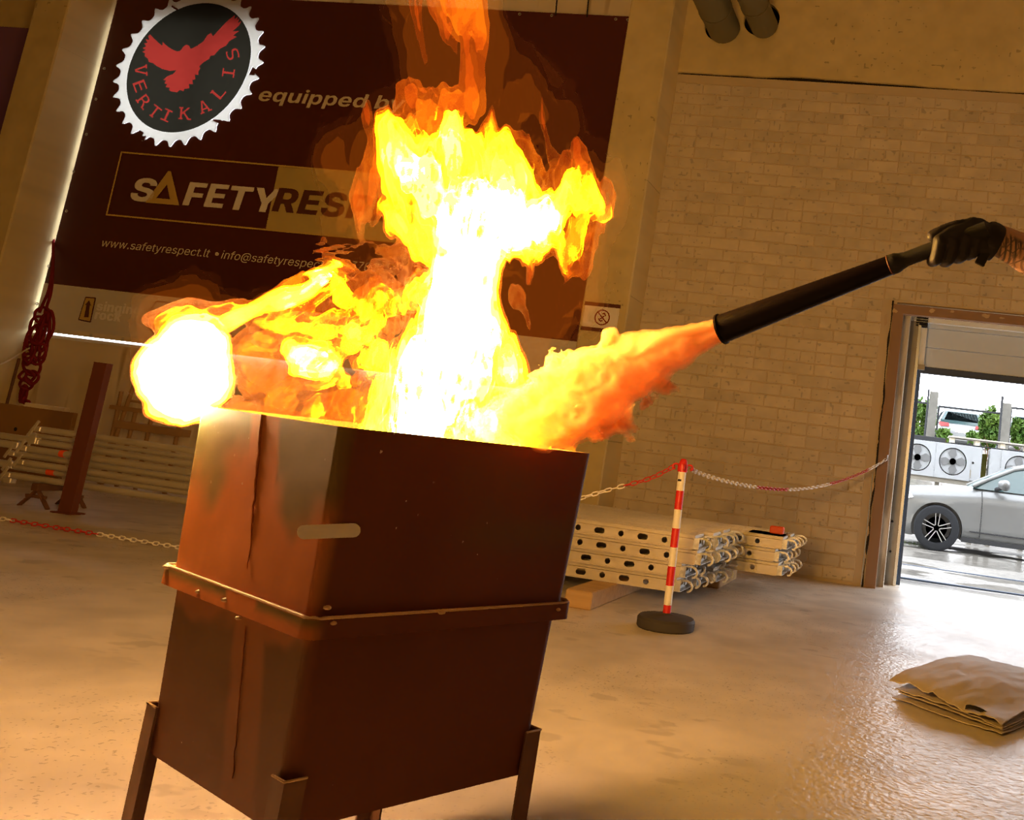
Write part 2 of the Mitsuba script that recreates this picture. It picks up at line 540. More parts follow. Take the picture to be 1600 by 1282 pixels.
# window bay behind the banner
YS = YC + .52
wall2 = struct('wall_back', 'stained painted wall under the long banner')
put(wall2, cat([box((XL1, YS, 0), (XP0, YS + .3, 1.211)), box((-7.1, YS, 1.20), (XP0, YS + .1, 1.27)), box((XL1, YS, 4.62), (XP0, YS + .3, CEIL))]), 'm_stain')  # added raised strip behind the banner closes off most of the daylight gap
wall3 = struct('wall_back', 'painted wall of the bay left of the pillar')
put(wall3, box((-14, YS, 0), (XL0, YS + .3, CEIL)), 'm_paint')
win = struct('window_1')
frame_m = [box((XL1, YS + .10, 1.16), (XP0, YS + .16, 1.22)), box((XL1, YS + .10, 4.56), (XP0, YS + .16, 4.62))]
xs = np.linspace(XL1, XP0, 6)
for x in xs:
    frame_m.append(box((x - .03, YS + .10, 1.16), (x + .03, YS + .16, 4.62)))
frame_m.append(box((XL1, YS + .10, 2.86), (XP0, YS + .16, 2.92)))
put(win, cat(frame_m), 'm_window_frame')
for i in range(5):
    for a, b in ((1.22, 2.86), (2.92, 4.56)):
        part(win, 'pane', box((xs[i] + .03, YS + .128, a), (xs[i + 1] - .03, YS + .132, b)).slice_plane((0, YS + .129, 0), (0, -1, 0)), 'm_glass')
part(win, 'sill', moved(rbox(-7.1 - XL1, .14, .03, .004), t=((XL1 - 7.1) / 2, YS + .02, 1.198)), 'm_white_metal')
# ------------------------------------------------------------------ the long banner between the pillars
YB = YS - .055
XB0, ZB1 = onY(120, 246, YB)[0], onY(983, 26, YB)[2]
ZB0, ZMID = onY(90, 521, YB)[2], onY(66, 442, YB)[2]
XB1 = XP0 + .03
FLAT = np.array([[1, 0, 0, 0], [0, 0, -1, 0], [0, 1, 0, 0], [0, 0, 0, 1.0]])     # (x, z, depth) -> towards the room


def on_wall(poly, Y, depth=.002):
    return moved(prism(poly, depth), FLAT, (0, Y, 0))


def on_face(poly, Y):
    m = on_wall(poly, Y, .002)
    keep = m.face_normals[:, 1] < -.5
    return trimesh.Trimesh(m.vertices, m.faces[keep], process=False)


def wave_sheet(x0, x1, z0, z1, Y, amp=.004, nx=60, nz=40, seed=0):
    gx, gz = np.meshgrid(np.linspace(x0, x1, nx), np.linspace(z0, z1, nz), indexing='ij')
    y = Y + amp * 2 * (meshkit.fbm(np.stack([gx * 1.3, gz * .5, gx * 0 + seed], -1), 3, seed) - .5)
    V = np.stack([gx, y, gz], -1).reshape(-1, 3)
    i, j = np.meshgrid(np.arange(nx - 1), np.arange(nz - 1), indexing='ij')
    q = np.stack([i * nz + j, (i + 1) * nz + j, (i + 1) * nz + j + 1, i * nz + j + 1], -1).reshape(-1, 4)
    return trimesh.Trimesh(V, np.vstack([q[:, [0, 1, 2]], q[:, [0, 2, 3]]]), process=False)


def px_poly(pts, Y=None):
    return Polygon([(lambda w: (w[0], w[2]))(onY(x, y, Y or YB)) for x, y in pts]).buffer(0)


def px_map(poly, Y=None):
    def f(c):
        return np.array([(lambda w: (w[0], w[2]))(onY(x, y, Y or YB)) for x, y in c])
    return shapely.transform(poly, f).buffer(0)


banner = thing('banner', 'long dark maroon banner with white and gold lettering stretched between the two pillars', 'banner')

part(banner, 'sponsor_strip', wave_sheet(XB0, XB1, ZB0, ZMID, YB, .004, 60, 12), 'm_white_vinyl', True, 'off-white strip with sponsor logos')
hem = wave_sheet(XB0 + .5, XB1, ZB0, ZB0 + .045, YB - .004, .004, 60, 3)
part(banner, 'hem', hem, 'm_letter', True)
groms = [(x, y) for x, y in ((163, 107), (150, 155), (135, 210), (115, 268), (104, 330), (76, 416), (58, 475), (53, 489), (47, 509))] + [(91, 519), (142, 524), (192, 530)] + [(812, 22), (862, 24), (962, 30), (981, 31)]
for x, y in groms:
    p = onY(x, y, YB - .008)
    part(banner, 'grommet', moved(trimesh.creation.torus(.011, .004, 14, 8), FLAT, p), 'm_galv', True)
# emblem, in measured photo points carried onto the banner's plane
EC = np.array([296.0, 106.5])


def ring(s, t):
    return EC + np.stack([97 * s * np.cos(t), 101 * s * (-.27 * np.cos(t) + .963 * np.sin(t))], -1)


t = np.linspace(0, 2 * np.pi, 31 * 12, endpoint=False)
teeth = 1.125 + .105 * (.5 + .5 * np.cos(t * 31 + .5 * np.sin(t * 31))) ** 1.25
rim_poly = px_map(Polygon(ring(teeth, t)))
torn = [[(218, 203), (226, 208), (221, 214), (230, 212), (225, 222), (219, 215), (213, 217)], [(330, 187), (346, 188), (350, 199), (343, 193)], [(395, 105), (402, 110), (398, 118), (389, 117)], [(270, 9), (281, 16), (279, 18), (268, 11)]]
for q in torn:
    rim_poly = rim_poly.difference(px_poly(q))
EAGLE = [(297, 290), (330, 325), (365, 358), (398, 385), (402, 352), (435, 385), (480, 415), (520, 432), (545, 428), (560, 415), (575, 390), (600, 375), (622, 385), (635, 410), (650, 405), (690, 385), (740, 350), (760, 320), (775, 295), (805, 278), (822, 305), (860, 265), (900, 220), (950, 170), (1005, 128), (1000, 165), (1030, 140), (1020, 175), (1045, 150), (1030, 195), (1058, 178), (1040, 215), (985, 265), (1040, 262), (990, 300), (1020, 310), (960, 345), (945, 365), (930, 385), (880, 410), (830, 465), (800, 470), (790, 495), (740, 525), (705, 560), (718, 570), (700, 600), (700, 630), (670, 625), (675, 665), (650, 670), (655, 705), (620, 705), (625, 740), (585, 745), (575, 765), (545, 755), (520, 775), (500, 770), (470, 765), (455, 755), (460, 735), (425, 730), (440, 705), (415, 700), (430, 675), (405, 670), (440, 640), (490, 620), (515, 590), (460, 595), (400, 580), (345, 550), (320, 530), (285, 520), (280, 495), (250, 470), (255, 450), (232, 435), (260, 420), (232, 405), (265, 390), (245, 365), (275, 360), (258, 330), (290, 335), (280, 305)]
bird_poly = px_poly([(180 + x / 5.34, y / 5.34) for x, y in EAGLE])
rim_poly = rim_poly.difference(px_map(Polygon(ring(np.ones(180), np.linspace(0, 2 * np.pi, 180, endpoint=False)))))
part(banner, 'emblem_rim', on_face(rim_poly, YB - .007), 'm_emblem_white', label='torn white rim with a scalloped edge')
part(banner, 'emblem_bird', on_face(bird_poly, YB - .007), 'm_emblem_red', label='red bird of prey with spread wings')
sheet = sbox(XB0, ZMID, XB1, ZB1).difference(rim_poly.buffer(-.004)).difference(px_map(Polygon(ring(1.01, t))))
sheet = moved(prism(sheet, .002), FLAT, (0, YB + .002, 0))
part(banner, 'sheet', sheet, 'm_vinyl', False, 'dark maroon printed vinyl')
arc = []
for ch, x, y in zip('VERTIKALIS', (222, 212, 247, 335, 435, 590, 748, 865, 950, 985), (590, 722, 850, 935, 965, 950, 892, 775, 612, 455)):
    c = np.array([180 + x / 5.34, y / 5.34])
    up = EC - c
    up = up / np.linalg.norm(up)
    rt = np.array([-up[1], up[0]])
    g = letters(ch, 19.0, 0, 400, font='DejaVuSansMono.woff2', width=(15.5 if ch != 'I' else 13))
    if ch in 'VERTKAL':        # slab serifs
        x0, y0, x1, y1 = g.bounds
        feet = {'V': [(x0 - 1, y1), (x1 - 5, y1)], 'E': [], 'R': [(x0 - 2, 0), (x1 - 4, 0)], 'T': [(x0 + 4.5, 0)], 'K': [(x0 - 2, 0), (x1 - 4, 0), (x0 - 2, y1)], 'A': [(x0 - 1.5, 0), (x1 - 4.5, 0)], 'L': [(x0 - 2, y1)]}[ch]
        for fx, fy in feet:
            g = g.union(sbox(fx, fy - (2.2 if fy > 1 else 0), fx + 6.5, fy + (0 if fy > 1 else 2.2)))
    x0, y0, x1, y1 = g.bounds
    g = affinity.translate(g, -(x0 + x1) / 2, -(y0 + y1) / 2)
    arc.append(shapely.transform(g, lambda v: c + v[:, :1] * rt + v[:, 1:] * up))
part(banner, 'emblem_disc', on_face(px_map(Polygon(ring(1.0, t))).difference(bird_poly).difference(shapely.union_all([px_map(g) for g in arc])), YB - .007), 'm_emblem_black', label='black disc')
for g in arc:
    part(banner, 'emblem_letter', on_face(px_map(g), YB - .007), 'm_emblem_red', label='red slab letter')


def write(name, text, p0, p1, cap_px, mat, weight, shear=.2, Y=None, label=None):
    """Lettering from photo point p0 (left end of the baseline) to p1 (right end)."""
    Y = Y or YB - .006
    a, b = onY(*p0, Y), onY(*p1, Y)
    g = letters(text, cap_px / 190.0 * 1.0, 0, weight, shear, width=b[0] - a[0])
    return part(banner, name, on_wall(affinity.translate(g, a[0], a[2]), Y), mat, label=label)


write('lettering', 'equipped by', (402, 157), (628, 172), 25.5, 'm_letter', 700, .2, label='slanted beige lettering')
gold = px_poly([(436, 261), (716, 283), (716, 388), (416, 358)])
part(banner, 'gold_panel', on_wall(gold, YB - .005), 'm_gold_vinyl', label='dull gold panel')
line = px_poly([(190, 237), (716, 282), (716, 389), (166, 337)])
part(banner, 'gold_outline', on_wall(line.difference(line.buffer(-.016, join_style=2)), YB - .006), 'm_letter_gold')
write('lettering', 'S', (201, 313), (237, 316), 44, 'm_letter_white', 800, .12, YB - .008, 'white bold lettering')
write('lettering', 'FETY', (285, 320), (430, 332), 44, 'm_letter_white', 800, .12, YB - .008, 'white bold lettering')
tri = px_poly([(228, 317), (281, 321.5), (280, 317), (268, 268), (264, 268)]).difference(px_poly([(245, 310), (267, 312), (262, 289)]))
part(banner, 'triangle', on_wall(tri, YB - .008), 'm_letter_gold', label='gold triangle standing for a letter')
write('lettering', 'RESPECT', (424, 330), (700, 354), 44, 'm_letter_dark', 800, .14, YB - .009, 'dark bold lettering on gold')
write('lettering', 'www.safetyrespect.lt', (157, 385), (326, 400), 14.5, 'm_letter', 400, .16)
write('lettering', '•', (335, 402), (341, 402), 15, 'm_letter', 700, 0)
write('lettering', 'info@safetyrespect.lt', (345, 404), (519, 420), 14.5, 'm_letter', 400, .16)
write('lettering', '+370 5 2', (537, 420), (605, 426), 15, 'm_letter', 400, .16)
q = [(135.5, 466), (149, 467), (141.5, 502.5), (125, 499)]
part(banner, 'logo_patch', on_wall(px_poly(q).buffer(.012), YB - .006), 'm_letter_dark')
part(banner, 'logo_patch', on_wall(px_poly(q), YB - .008), 'm_letter_gold', label='gold patch with an arrow')
part(banner, 'arrow', on_wall(px_poly([(133, 496), (137, 477), (134.5, 477), (141, 470), (144, 478), (141.5, 477.7), (140, 496.5)]), YB - .011), 'm_letter_dark', label='dark upright arrow')
write('lettering', 'singing', (150, 485), (219, 490), 17, 'm_letter_white', 800, 0, YB - .008)
write('lettering', 'rock', (147, 498.5), (188, 502), 17, 'm_letter_white', 800, 0, YB - .008)
oval = px_poly([(246, 474), (235, 490), (233, 508), (243, 520), (380, 534), (390, 505), (380, 488)]).buffer(.02)
part(banner, 'logo_outline', on_wall(oval.difference(oval.buffer(-.008)), YB - .006), 'm_letter_dark')
write('lettering', 'PETZL', (238, 516), (372, 528), 32, 'm_letter_dark', 800, .1, YB - .008)
# wires that hold the banner to the beam
for a, b in (((868, 24), (873, -30)), ((917, 26), (922, -30))):
    p, q = onY(*a, YB - .01), onY(*b, YB - .01)
    k = thing('banner_wire', f'thin dark wire up from the banner, {"left" if a[0] < 900 else "right"} one of two beside the tall flame', 'wire', 'wires over the banner')
    put(k, tube([p, (p + q) / 2, [q[0], q[1], CEIL]], .006, 6), 'm_black_matt', True)
# the purple banner of the next bay
k = thing('purple_banner', 'purple vinyl banner hanging left of the left pillar', 'banner')
c = onY(43, 44, YS - .03)
put(k, wave_sheet(-12.6, c[0] + .6, .9, c[2], YS - .03, .006, 30, 20, 4), 'm_purple', True)
# prohibition sign on the right pillar
Yn = YC - .012
sg = thing('prohibition_sign', 'pale sign with a barred ring on the right pillar above the powder jet', 'sign')
A, Bq = onY(912, 475, Yn), onY(966, 516, Yn)
w, h = .30, .20
cx, cz = (A[0] + Bq[0]) / 2, (A[2] + Bq[2]) / 2
cx = min(cx, XP1 - .04 - w / 2)
part(sg, 'board', moved(rbox(w, .01, h, .002), t=(cx, Yn, cz)), 'm_sign', label='pale board')
part(sg, 'edge_strip', moved(rbox(w + .01, .014, .03, .002), t=(cx, Yn - .004, cz + h / 2)), 'm_letter_dark')
part(sg, 'edge_strip', moved(rbox(w + .01, .014, .03, .002), t=(cx, Yn - .004, cz - h / 2 - .01)), 'm_letter_dark')
ctr = (cx + .015, cz - .005)
rg = Point(ctr).buffer(.066).difference(Point(ctr).buffer(.056)).union(LineString([(ctr[0] - .045, ctr[1] + .042), (ctr[0] + .045, ctr[1] - .042)]).buffer(.005))
part(sg, 'ring', on_wall(rg, Yn - .008), 'm_sign_mark', label='dark red barred ring')
hook = LineString([(ctr[0] - .028, ctr[1] - .014), (ctr[0] - .012, ctr[1] - .032), (ctr[0] + .004, ctr[1] - .026)]).buffer(.005)
hook = hook.union(LineString([(ctr[0] + .0, ctr[1] + .030), (ctr[0] + .014, ctr[1] + .036), (ctr[0] + .026, ctr[1] + .018)]).buffer(.005)).union(LineString([(ctr[0] - .012, ctr[1] - .012), (ctr[0] + .012, ctr[1] + .012)]).buffer(.005))
part(sg, 'symbol', on_wall(hook, Yn - .008), 'm_sign_mark')
# ducts into the beam
for (px0, py0, px1, py1, r, lab) in ((1133, 48, 1085, -60, .145, 'olive duct running down into the beam next to the pillar'), (1196, 44, 1145, -70, .122, 'narrower olive duct entering the beam farther from the pillar')):
    a = onY(px0, py0, YW - .005)
    b = onY(px1, py1, YW - 1.1)
    k = thing('duct', lab, 'duct')
    d = (a - b) / np.linalg.norm(a - b)
    e = b - d * .9
    if e[2] > CEIL:
        e = b + (e - b) * (CEIL - b[2]) / (e[2] - b[2])
    put(k, tube([a - d * .03, a * .5 + b * .5, b, e], r, 28), 'm_duct', 40)
    for f in (.35, .8):
        c = a * (1 - f) + b * f
        part(k, 'clamp_ring', moved(trimesh.creation.annulus(r, r + .006, .03, segments=28), frame(c, np.cross(d, [0, 0, 1]), np.cross(d, np.cross(d, [0, 0, 1])))), 'm_duct', 40)
# ------------------------------------------------------------------ the flames: one field of heat in a metric frame that stands over the pit
# a row: polyline of (across, down, radius) in units of UNIT metres about the frame's origin, strength, depth shift
UNIT = 1.86 / F
HEAT = [
    # base inside the pit and the trunk
    ([(590, 668, 26), (640, 668, 58), (715, 676, 72), (790, 686, 54)], .80, 0),
    ([(770, 680, 40), (806, 686, 30), (836, 694, 17), (866, 699, 9), (884, 702, 4)], .62, 34),
    ([(655, 655, 70), (690, 590, 88), (722, 515, 74), (722, 455, 58), (732, 400, 52), (738, 345, 66)], 1.22, 0),
    ([(650, 620, 52), (640, 660, 50)], .85, 10),
    ([(574, 672, 16), (590, 625, 24), (612, 580, 30)], .78, 15),
    ([(640, 468, 20), (670, 465, 40), (700, 450, 40)], .62, -20),
    ([(762, 530, 44), (784, 560, 38), (792, 610, 40), (800, 660, 40)], .72, 10),
    # mushroom head
    ([(690, 300, 98), (740, 320, 90)], .74, 0),
    ([(622, 196, 30), (632, 235, 38), (650, 285, 56)], .76, -10),
    ([(636, 180, 20), (645, 215, 26)], .5, 10),
    ([(618, 330, 26), (645, 358, 34), (690, 368, 36)], .68, 0),
    ([(662, 215, 12), (668, 255, 24)], .55, 12),
    ([(700, 200, 24), (704, 250, 50)], .74, 10),
    ([(740, 225, 16), (745, 260, 36)], .62, 0),
    ([(752, 205, 13), (758, 235, 22)], .5, 12),
    ([(778, 215, 26), (784, 260, 46), (790, 300, 50)], .70, 0),
    ([(803, 265, 26), (825, 308, 42)], .68, 5),
    ([(770, 345, 50), (812, 345, 54), (850, 352, 36)], 1.22, -15),
    # right arm
    ([(850, 345, 40), (888, 318, 32), (920, 300, 26), (944, 318, 15), (954, 345, 8)], .68, 0),
    ([(840, 375, 38), (872, 392, 30), (888, 418, 15)], .66, 0),
    ([(880, 405, 22), (903, 365, 17), (928, 315, 14)], .58, 10),
    ([(835, 400, 9), (832, 425, 5)], .42, 0),
    ([(897, 425, 8), (885, 440, 4)], .40, 0),
    ([(903, 224, 8), (910, 255, 16), (915, 285, 16)], .34, 10),
    ([(905, 240, 4), (900, 262, 6), (896, 290, 5)], .42, 12),
    ([(838, 146, 3), (845, 185, 7), (858, 215, 10), (875, 250, 12)], .25, 20),
    # orange tongues above the head
    ([(640, -60, 16), (648, 0, 14), (651, 45, 10), (654, 84, 5)], .20, 10),
    ([(690, -60, 40), (712, 0, 46), (730, 45, 30), (728, 95, 26), (732, 140, 30), (718, 190, 26)], .235, 0),
    ([(680, -10, 24), (690, 40, 14), (696, 70, 5)], .2, 15),
    ([(626, 118, 18), (640, 150, 34), (670, 165, 40), (705, 165, 36), (660, 195, 50)], .22, 0),
    ([(755, 205, 20), (782, 205, 26), (810, 225, 26), (850, 275, 30)], .20, 10),
    ([(576, 178, 8), (590, 215, 16), (600, 260, 26), (586, 300, 28), (564, 335, 22), (565, 365, 15), (577, 386, 6)], .235, 0),
    ([(595, 385, 20), (630, 400, 40), (660, 420, 40)], .16, 10),
    ([(880, 260, 40), (915, 310, 62), (880, 360, 70)], .21, 15),
    ([(935, 340, 26), (928, 375, 30), (900, 410, 30)], .235, 10),
    ([(800, 440, 14), (815, 475, 22), (828, 505, 16)], .19, 10),
    ([(820, 430, 70), (850, 470, 66)], .085, 30),
    # left arm: streaks that run up to the right
    ([(352, 505, 17), (385, 490, 14), (430, 472, 16), (475, 452, 17), (503, 430, 14), (527, 402, 7)], .92, 0),
    ([(416, 465, 4), (440, 449, 8), (464, 432, 7)], .56, 10),
    ([(478, 425, 5), (500, 408, 9), (512, 399, 5)], .52, 10),
    ([(522, 430, 12), (540, 462, 16), (575, 478, 18), (610, 482, 16), (640, 452, 14)], .56, 0),
    ([(400, 512, 9), (450, 506, 12), (500, 512, 15), (560, 515, 15), (610, 490, 10)], .60, 0),
    ([(395, 530, 7), (450, 524, 9), (500, 535, 14)], .5, 8),
    ([(458, 540, 18), (480, 560, 34), (505, 568, 34)], .86, -5),
    ([(525, 548, 24), (565, 525, 20), (600, 505, 16)], .55, 5),
    ([(575, 558, 20), (600, 556, 22), (616, 568, 14)], .64, 0),
    ([(560, 590, 12), (590, 575, 14)], .45, 0),
    ([(540, 505, 10), (600, 470, 11), (650, 418, 7)], .5, 15),
    ([(560, 512, 7), (620, 474, 8), (655, 440, 6)], .5, 0),
    ([(476, 600, 9), (500, 610, 13), (540, 590, 14)], .54, 0),
    ([(440, 583, 4), (458, 602, 6), (482, 612, 7)], .5, 0),
    ([(482, 640, 12), (498, 632, 14), (494, 662, 9)], .60, 0),
    ([(380, 600, 3), (392, 602, 5), (404, 600, 3)], .38, 0),
    ([(522, 415, 34), (500, 450, 44), (470, 470, 40)], .24, 10),
    ([(545, 470, 60), (600, 455, 60)], .2, 15),
    ([(430, 500, 8), (480, 478, 11), (515, 455, 9), (540, 430, 4)], .52, 6),
    ([(500, 500, 9), (545, 482, 11), (590, 462, 8), (612, 445, 4)], .5, -6),
    ([(380, 545, 6), (430, 540, 8), (470, 552, 8)], .46, 6),
    ([(430, 505, 58), (560, 510, 70), (600, 480, 50)], .27, 10),
    ([(390, 560, 56), (430, 590, 64), (450, 640, 50), (560, 640, 56)], .27, 15),
    ([(370, 640, 36), (420, 655, 36), (530, 665, 36)], .24, 15),
    # fireball over the rim's left corner
    ([(290, 575, 62), (294, 598, 60)], 2.0, -20),
    ([(312, 550, 58), (318, 585, 56)], 2.0, -20),
    ([(266, 630, 30), (300, 644, 22), (325, 632, 30)], .70, -20),
    ([(270, 508, 26), (310, 498, 26), (345, 512, 22)], .50, -15),
    ([(250, 500, 22), (300, 484, 22), (350, 488, 20), (395, 480, 14)], .24, -10),
    ([(345, 560, 30), (352, 600, 22)], .50, -15),
    # the last lick on the rim's right corner
    ([(880, 690, 14), (900, 688, 14), (925, 690, 14), (938, 698, 8)], .25, 36),
    ([(903, 684, 4), (922, 681, 5), (934, 690, 4), (938, 700, 3)], .46, 34),
]
# shells of the flame: level, hottest glow that a shell itself may show
LEVELS = [(.10, .27), (.22, .47), (.38, .80), (.68, 2.2)]
# glow of gas by its heat
RAMP_H = [.08, .15, .24, .34, .44, .58, .75, .95, 1.2, 1.5]
RAMP_C = [(.08, .006, .0004), (.25, .020, .0008), (.46, .052, .0014), (.90, .22, .003), (4, 1.55, .008), (24, 10.3, .05), (50, 22.5, .10), (120, 60, 2.8), (175, 100, 60), (640, 350, 170)]
BINS = [.09, .13, .17, .21, .25, .29, .33, .37, .41, .46, .52, .60, .70, .80, .90, 1.0, 1.15, 1.31, 1.6, 1.9, 2.3]      # heat classes, each of one brightness
# glow of the lit smoke around them, put in as emission: (across, down, radius across, radius down, depth radius), and its shells
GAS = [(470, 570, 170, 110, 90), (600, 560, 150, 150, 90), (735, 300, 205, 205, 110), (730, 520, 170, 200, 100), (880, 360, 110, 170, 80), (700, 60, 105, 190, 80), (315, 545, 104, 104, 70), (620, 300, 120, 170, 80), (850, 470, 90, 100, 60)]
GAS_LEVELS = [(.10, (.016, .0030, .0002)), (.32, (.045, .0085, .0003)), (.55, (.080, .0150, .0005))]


def heat_field(step=4.0):
    u = np.arange(205, 985, step, dtype=np.float32)
    v = np.arange(-70, 732, step, dtype=np.float32)
    w = np.arange(-132, 138, step, dtype=np.float32)
    P = np.stack(np.meshgrid(u, v, w, indexing='ij'), -1)
    left = np.clip((640 - P[..., 0]) / 120, 0, 1) * np.clip((P[..., 1] - 380) / 60, 0, 1)      # where the draught lies over to the left
    ball = np.exp(-((P[..., 0] - 292) / 80) ** 2 - ((P[..., 1] - 592) / 80) ** 2)
    a = np.radians(90 - 52 * left)
    du, dv = np.cos(a), -np.sin(a)
    along = P[..., 0] * du + P[..., 1] * dv
    across = P[..., 0] * dv - P[..., 1] * du
    Q = np.stack([along * .30, across, P[..., 2] * .42], -1).astype(np.float32)       # noise drawn out along the draught
    amp = (1 - .78 * ball)
    warp_a = meshkit.fbm(Q / 36, 3, 1).astype(np.float32) - .5
    warp_b = meshkit.fbm(Q / 24 + 7, 3, 2).astype(np.float32) - .5
    W = P.copy()
    k1, k2 = 40 * amp * (1 - .35 * left), (34 + 62 * (1 - left)) * amp
    W[..., 0] += dv * warp_a * k1 + du * warp_b * k2
    W[..., 1] += -du * warp_a * k1 + dv * warp_b * k2
    f = np.zeros(P.shape[:3], np.float32)
    for line, power, shift in HEAT:
        for (x0, y0, r0), (x1, y1, r1) in zip(line[:-1], line[1:]):
            R = max(r0, r1) + 95
            iu = slice(max(0, np.searchsorted(u, min(x0, x1) - R)), np.searchsorted(u, max(x0, x1) + R))
            iv = slice(max(0, np.searchsorted(v, min(y0, y1) - R)), np.searchsorted(v, max(y0, y1) + R))
            q = W[iu, iv]
            d = np.array([x1 - x0, y1 - y0], np.float32)
            t = np.clip(((q[..., 0] - x0) * d[0] + (q[..., 1] - y0) * d[1]) / (d @ d + 1e-6), 0, 1)
            r = r0 + (r1 - r0) * t
            dist2 = (q[..., 0] - x0 - d[0] * t) ** 2 + (q[..., 1] - y0 - d[1] * t) ** 2 + (q[..., 2] - shift) ** 2
            f[iu, iv] = np.maximum(f[iu, iv], power * np.clip(1 - dist2 / (r * r), 0, 1))
    fine = meshkit.fbm(Q / 11 + 3, 2, 5).astype(np.float32) - .5
    broad = meshkit.fbm(P * [1, 1, .5] / 44 + 5, 2, 9).astype(np.float32) - .5
    f = f * (1 + (.95 * fine + .8 * broad - .02) * (1 - .6 * ball)) + np.minimum(f, .3) * .6 * warp_a
    f[[0, -1]] = 0
    f[:, [0, -1]] = 0
    f[:, :, [0, -1]] = 0
    return u, v, w, f


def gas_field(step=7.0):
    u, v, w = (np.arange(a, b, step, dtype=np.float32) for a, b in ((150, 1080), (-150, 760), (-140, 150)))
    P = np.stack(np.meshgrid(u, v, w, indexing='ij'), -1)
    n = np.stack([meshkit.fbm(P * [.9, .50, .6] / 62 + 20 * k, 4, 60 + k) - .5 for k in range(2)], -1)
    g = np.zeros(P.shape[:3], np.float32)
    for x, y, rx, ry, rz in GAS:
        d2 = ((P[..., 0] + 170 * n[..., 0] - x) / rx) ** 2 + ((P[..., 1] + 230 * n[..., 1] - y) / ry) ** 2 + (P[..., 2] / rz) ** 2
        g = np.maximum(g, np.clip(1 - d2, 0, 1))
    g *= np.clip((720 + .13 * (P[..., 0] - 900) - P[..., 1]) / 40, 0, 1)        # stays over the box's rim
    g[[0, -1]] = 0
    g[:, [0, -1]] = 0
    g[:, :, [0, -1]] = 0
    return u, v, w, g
STEP = 3.5
# ------------------------------------------------------------------ the fire box
pit = thing('fire_box', 'open rusty steel fire box on four angle legs with a fire burning in it', 'fire box')


def pit_pt(a, l, z):
    return PIT_B * [1, 1, 0] + PIT_A * a + PIT_L * l + np.array([0, 0, z])


def loop(a0, a1, l0, l1, r=.022, n=5):
    out = []
    for (cx, cy, s) in ((a0 + r, l0 + r, math.pi), (a1 - r, l0 + r, 1.5 * math.pi), (a1 - r, l1 - r, 0), (a0 + r, l1 - r, .5 * math.pi)):
        for i in range(n + 1):
            t = s + i / n * math.pi / 2
            out.append((cx + r * math.cos(t), cy + r * math.sin(t)))
    return out


def shell(rows, wall=.004):
    """A sheet-metal sleeve through the loops (a0, a1, l0, l1, z), outside and inside, open at both ends."""
    V, n = [], None
    seq = rows + [(a + wall, b - wall, c + wall, d - wall, z) for a, b, c, d, z in rows[::-1]]
    for a0, a1, l0, l1, z in seq:
        L = loop(a0, a1, l0, l1)
        n = len(L)
        V += [pit_pt(a, l, z) for a, l in L]
    m = len(seq)
    i, j = np.meshgrid(np.arange(m), np.arange(n), indexing='ij')
    q = np.stack([i * n + j, i * n + (j + 1) % n, ((i + 1) % m) * n + (j + 1) % n, ((i + 1) % m) * n + j], -1).reshape(-1, 4)
    return trimesh.Trimesh(V, np.vstack([q[:, [0, 1, 2]], q[:, [0, 2, 3]]]), process=False)


ZR, ZF, ZBOT = .866, .572, .255
LA, LL = .553, .500
dims = lambda z: (lambda s: (s * .018, LA - s * .036, s * .002, LL - s * .034, z))((ZR - z) / (ZR - ZBOT))
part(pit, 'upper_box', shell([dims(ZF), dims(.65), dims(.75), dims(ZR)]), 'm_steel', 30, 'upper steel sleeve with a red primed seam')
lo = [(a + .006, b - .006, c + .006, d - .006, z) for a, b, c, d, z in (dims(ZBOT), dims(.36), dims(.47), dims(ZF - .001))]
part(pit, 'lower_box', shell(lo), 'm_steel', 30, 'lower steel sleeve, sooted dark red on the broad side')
a0, a1, l0, l1, _ = dims(ZBOT)
k = np.array([pit_pt(a, l, ZBOT + .03) for a, l in ((a0 + .01, l0 + .01), (a1 - .01, l0 + .01), (a1 - .01, l1 - .01), (a0 + .01, l1 - .01))])
part(pit, 'bottom_plate', trimesh.convex.convex_hull(np.vstack([k, k + [0, 0, .004]])), 'm_rust')
# flange: two angle rails round the joint
fl = dims(ZF)
e = .013
part(pit, 'flange', shell([(fl[0] - .002, fl[1] + .002, fl[2] - .002, fl[3] + .002, ZF + .001), (fl[0] - e, fl[1] + e, fl[2] - e, fl[3] + e, ZF + .001), (fl[0] - e, fl[1] + e, fl[2] - e, fl[3] + e, ZF - .030), (fl[0] - .002, fl[1] + .002, fl[2] - .002, fl[3] + .002, ZF - .031)], .002), 'm_steel', 25, 'folded flange round the joint of the two sleeves')
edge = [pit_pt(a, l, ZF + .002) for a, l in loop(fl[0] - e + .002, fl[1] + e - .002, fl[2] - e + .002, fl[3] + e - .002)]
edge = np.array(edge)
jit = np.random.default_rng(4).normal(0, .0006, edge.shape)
part(pit, 'flange_lit_edge', tube(edge + jit, .0028, 6, closed=True), 'm_weld', True, 'bright edge of the flange, its highlight painted on')  # light on the upper flange edge, painted as a paler bead
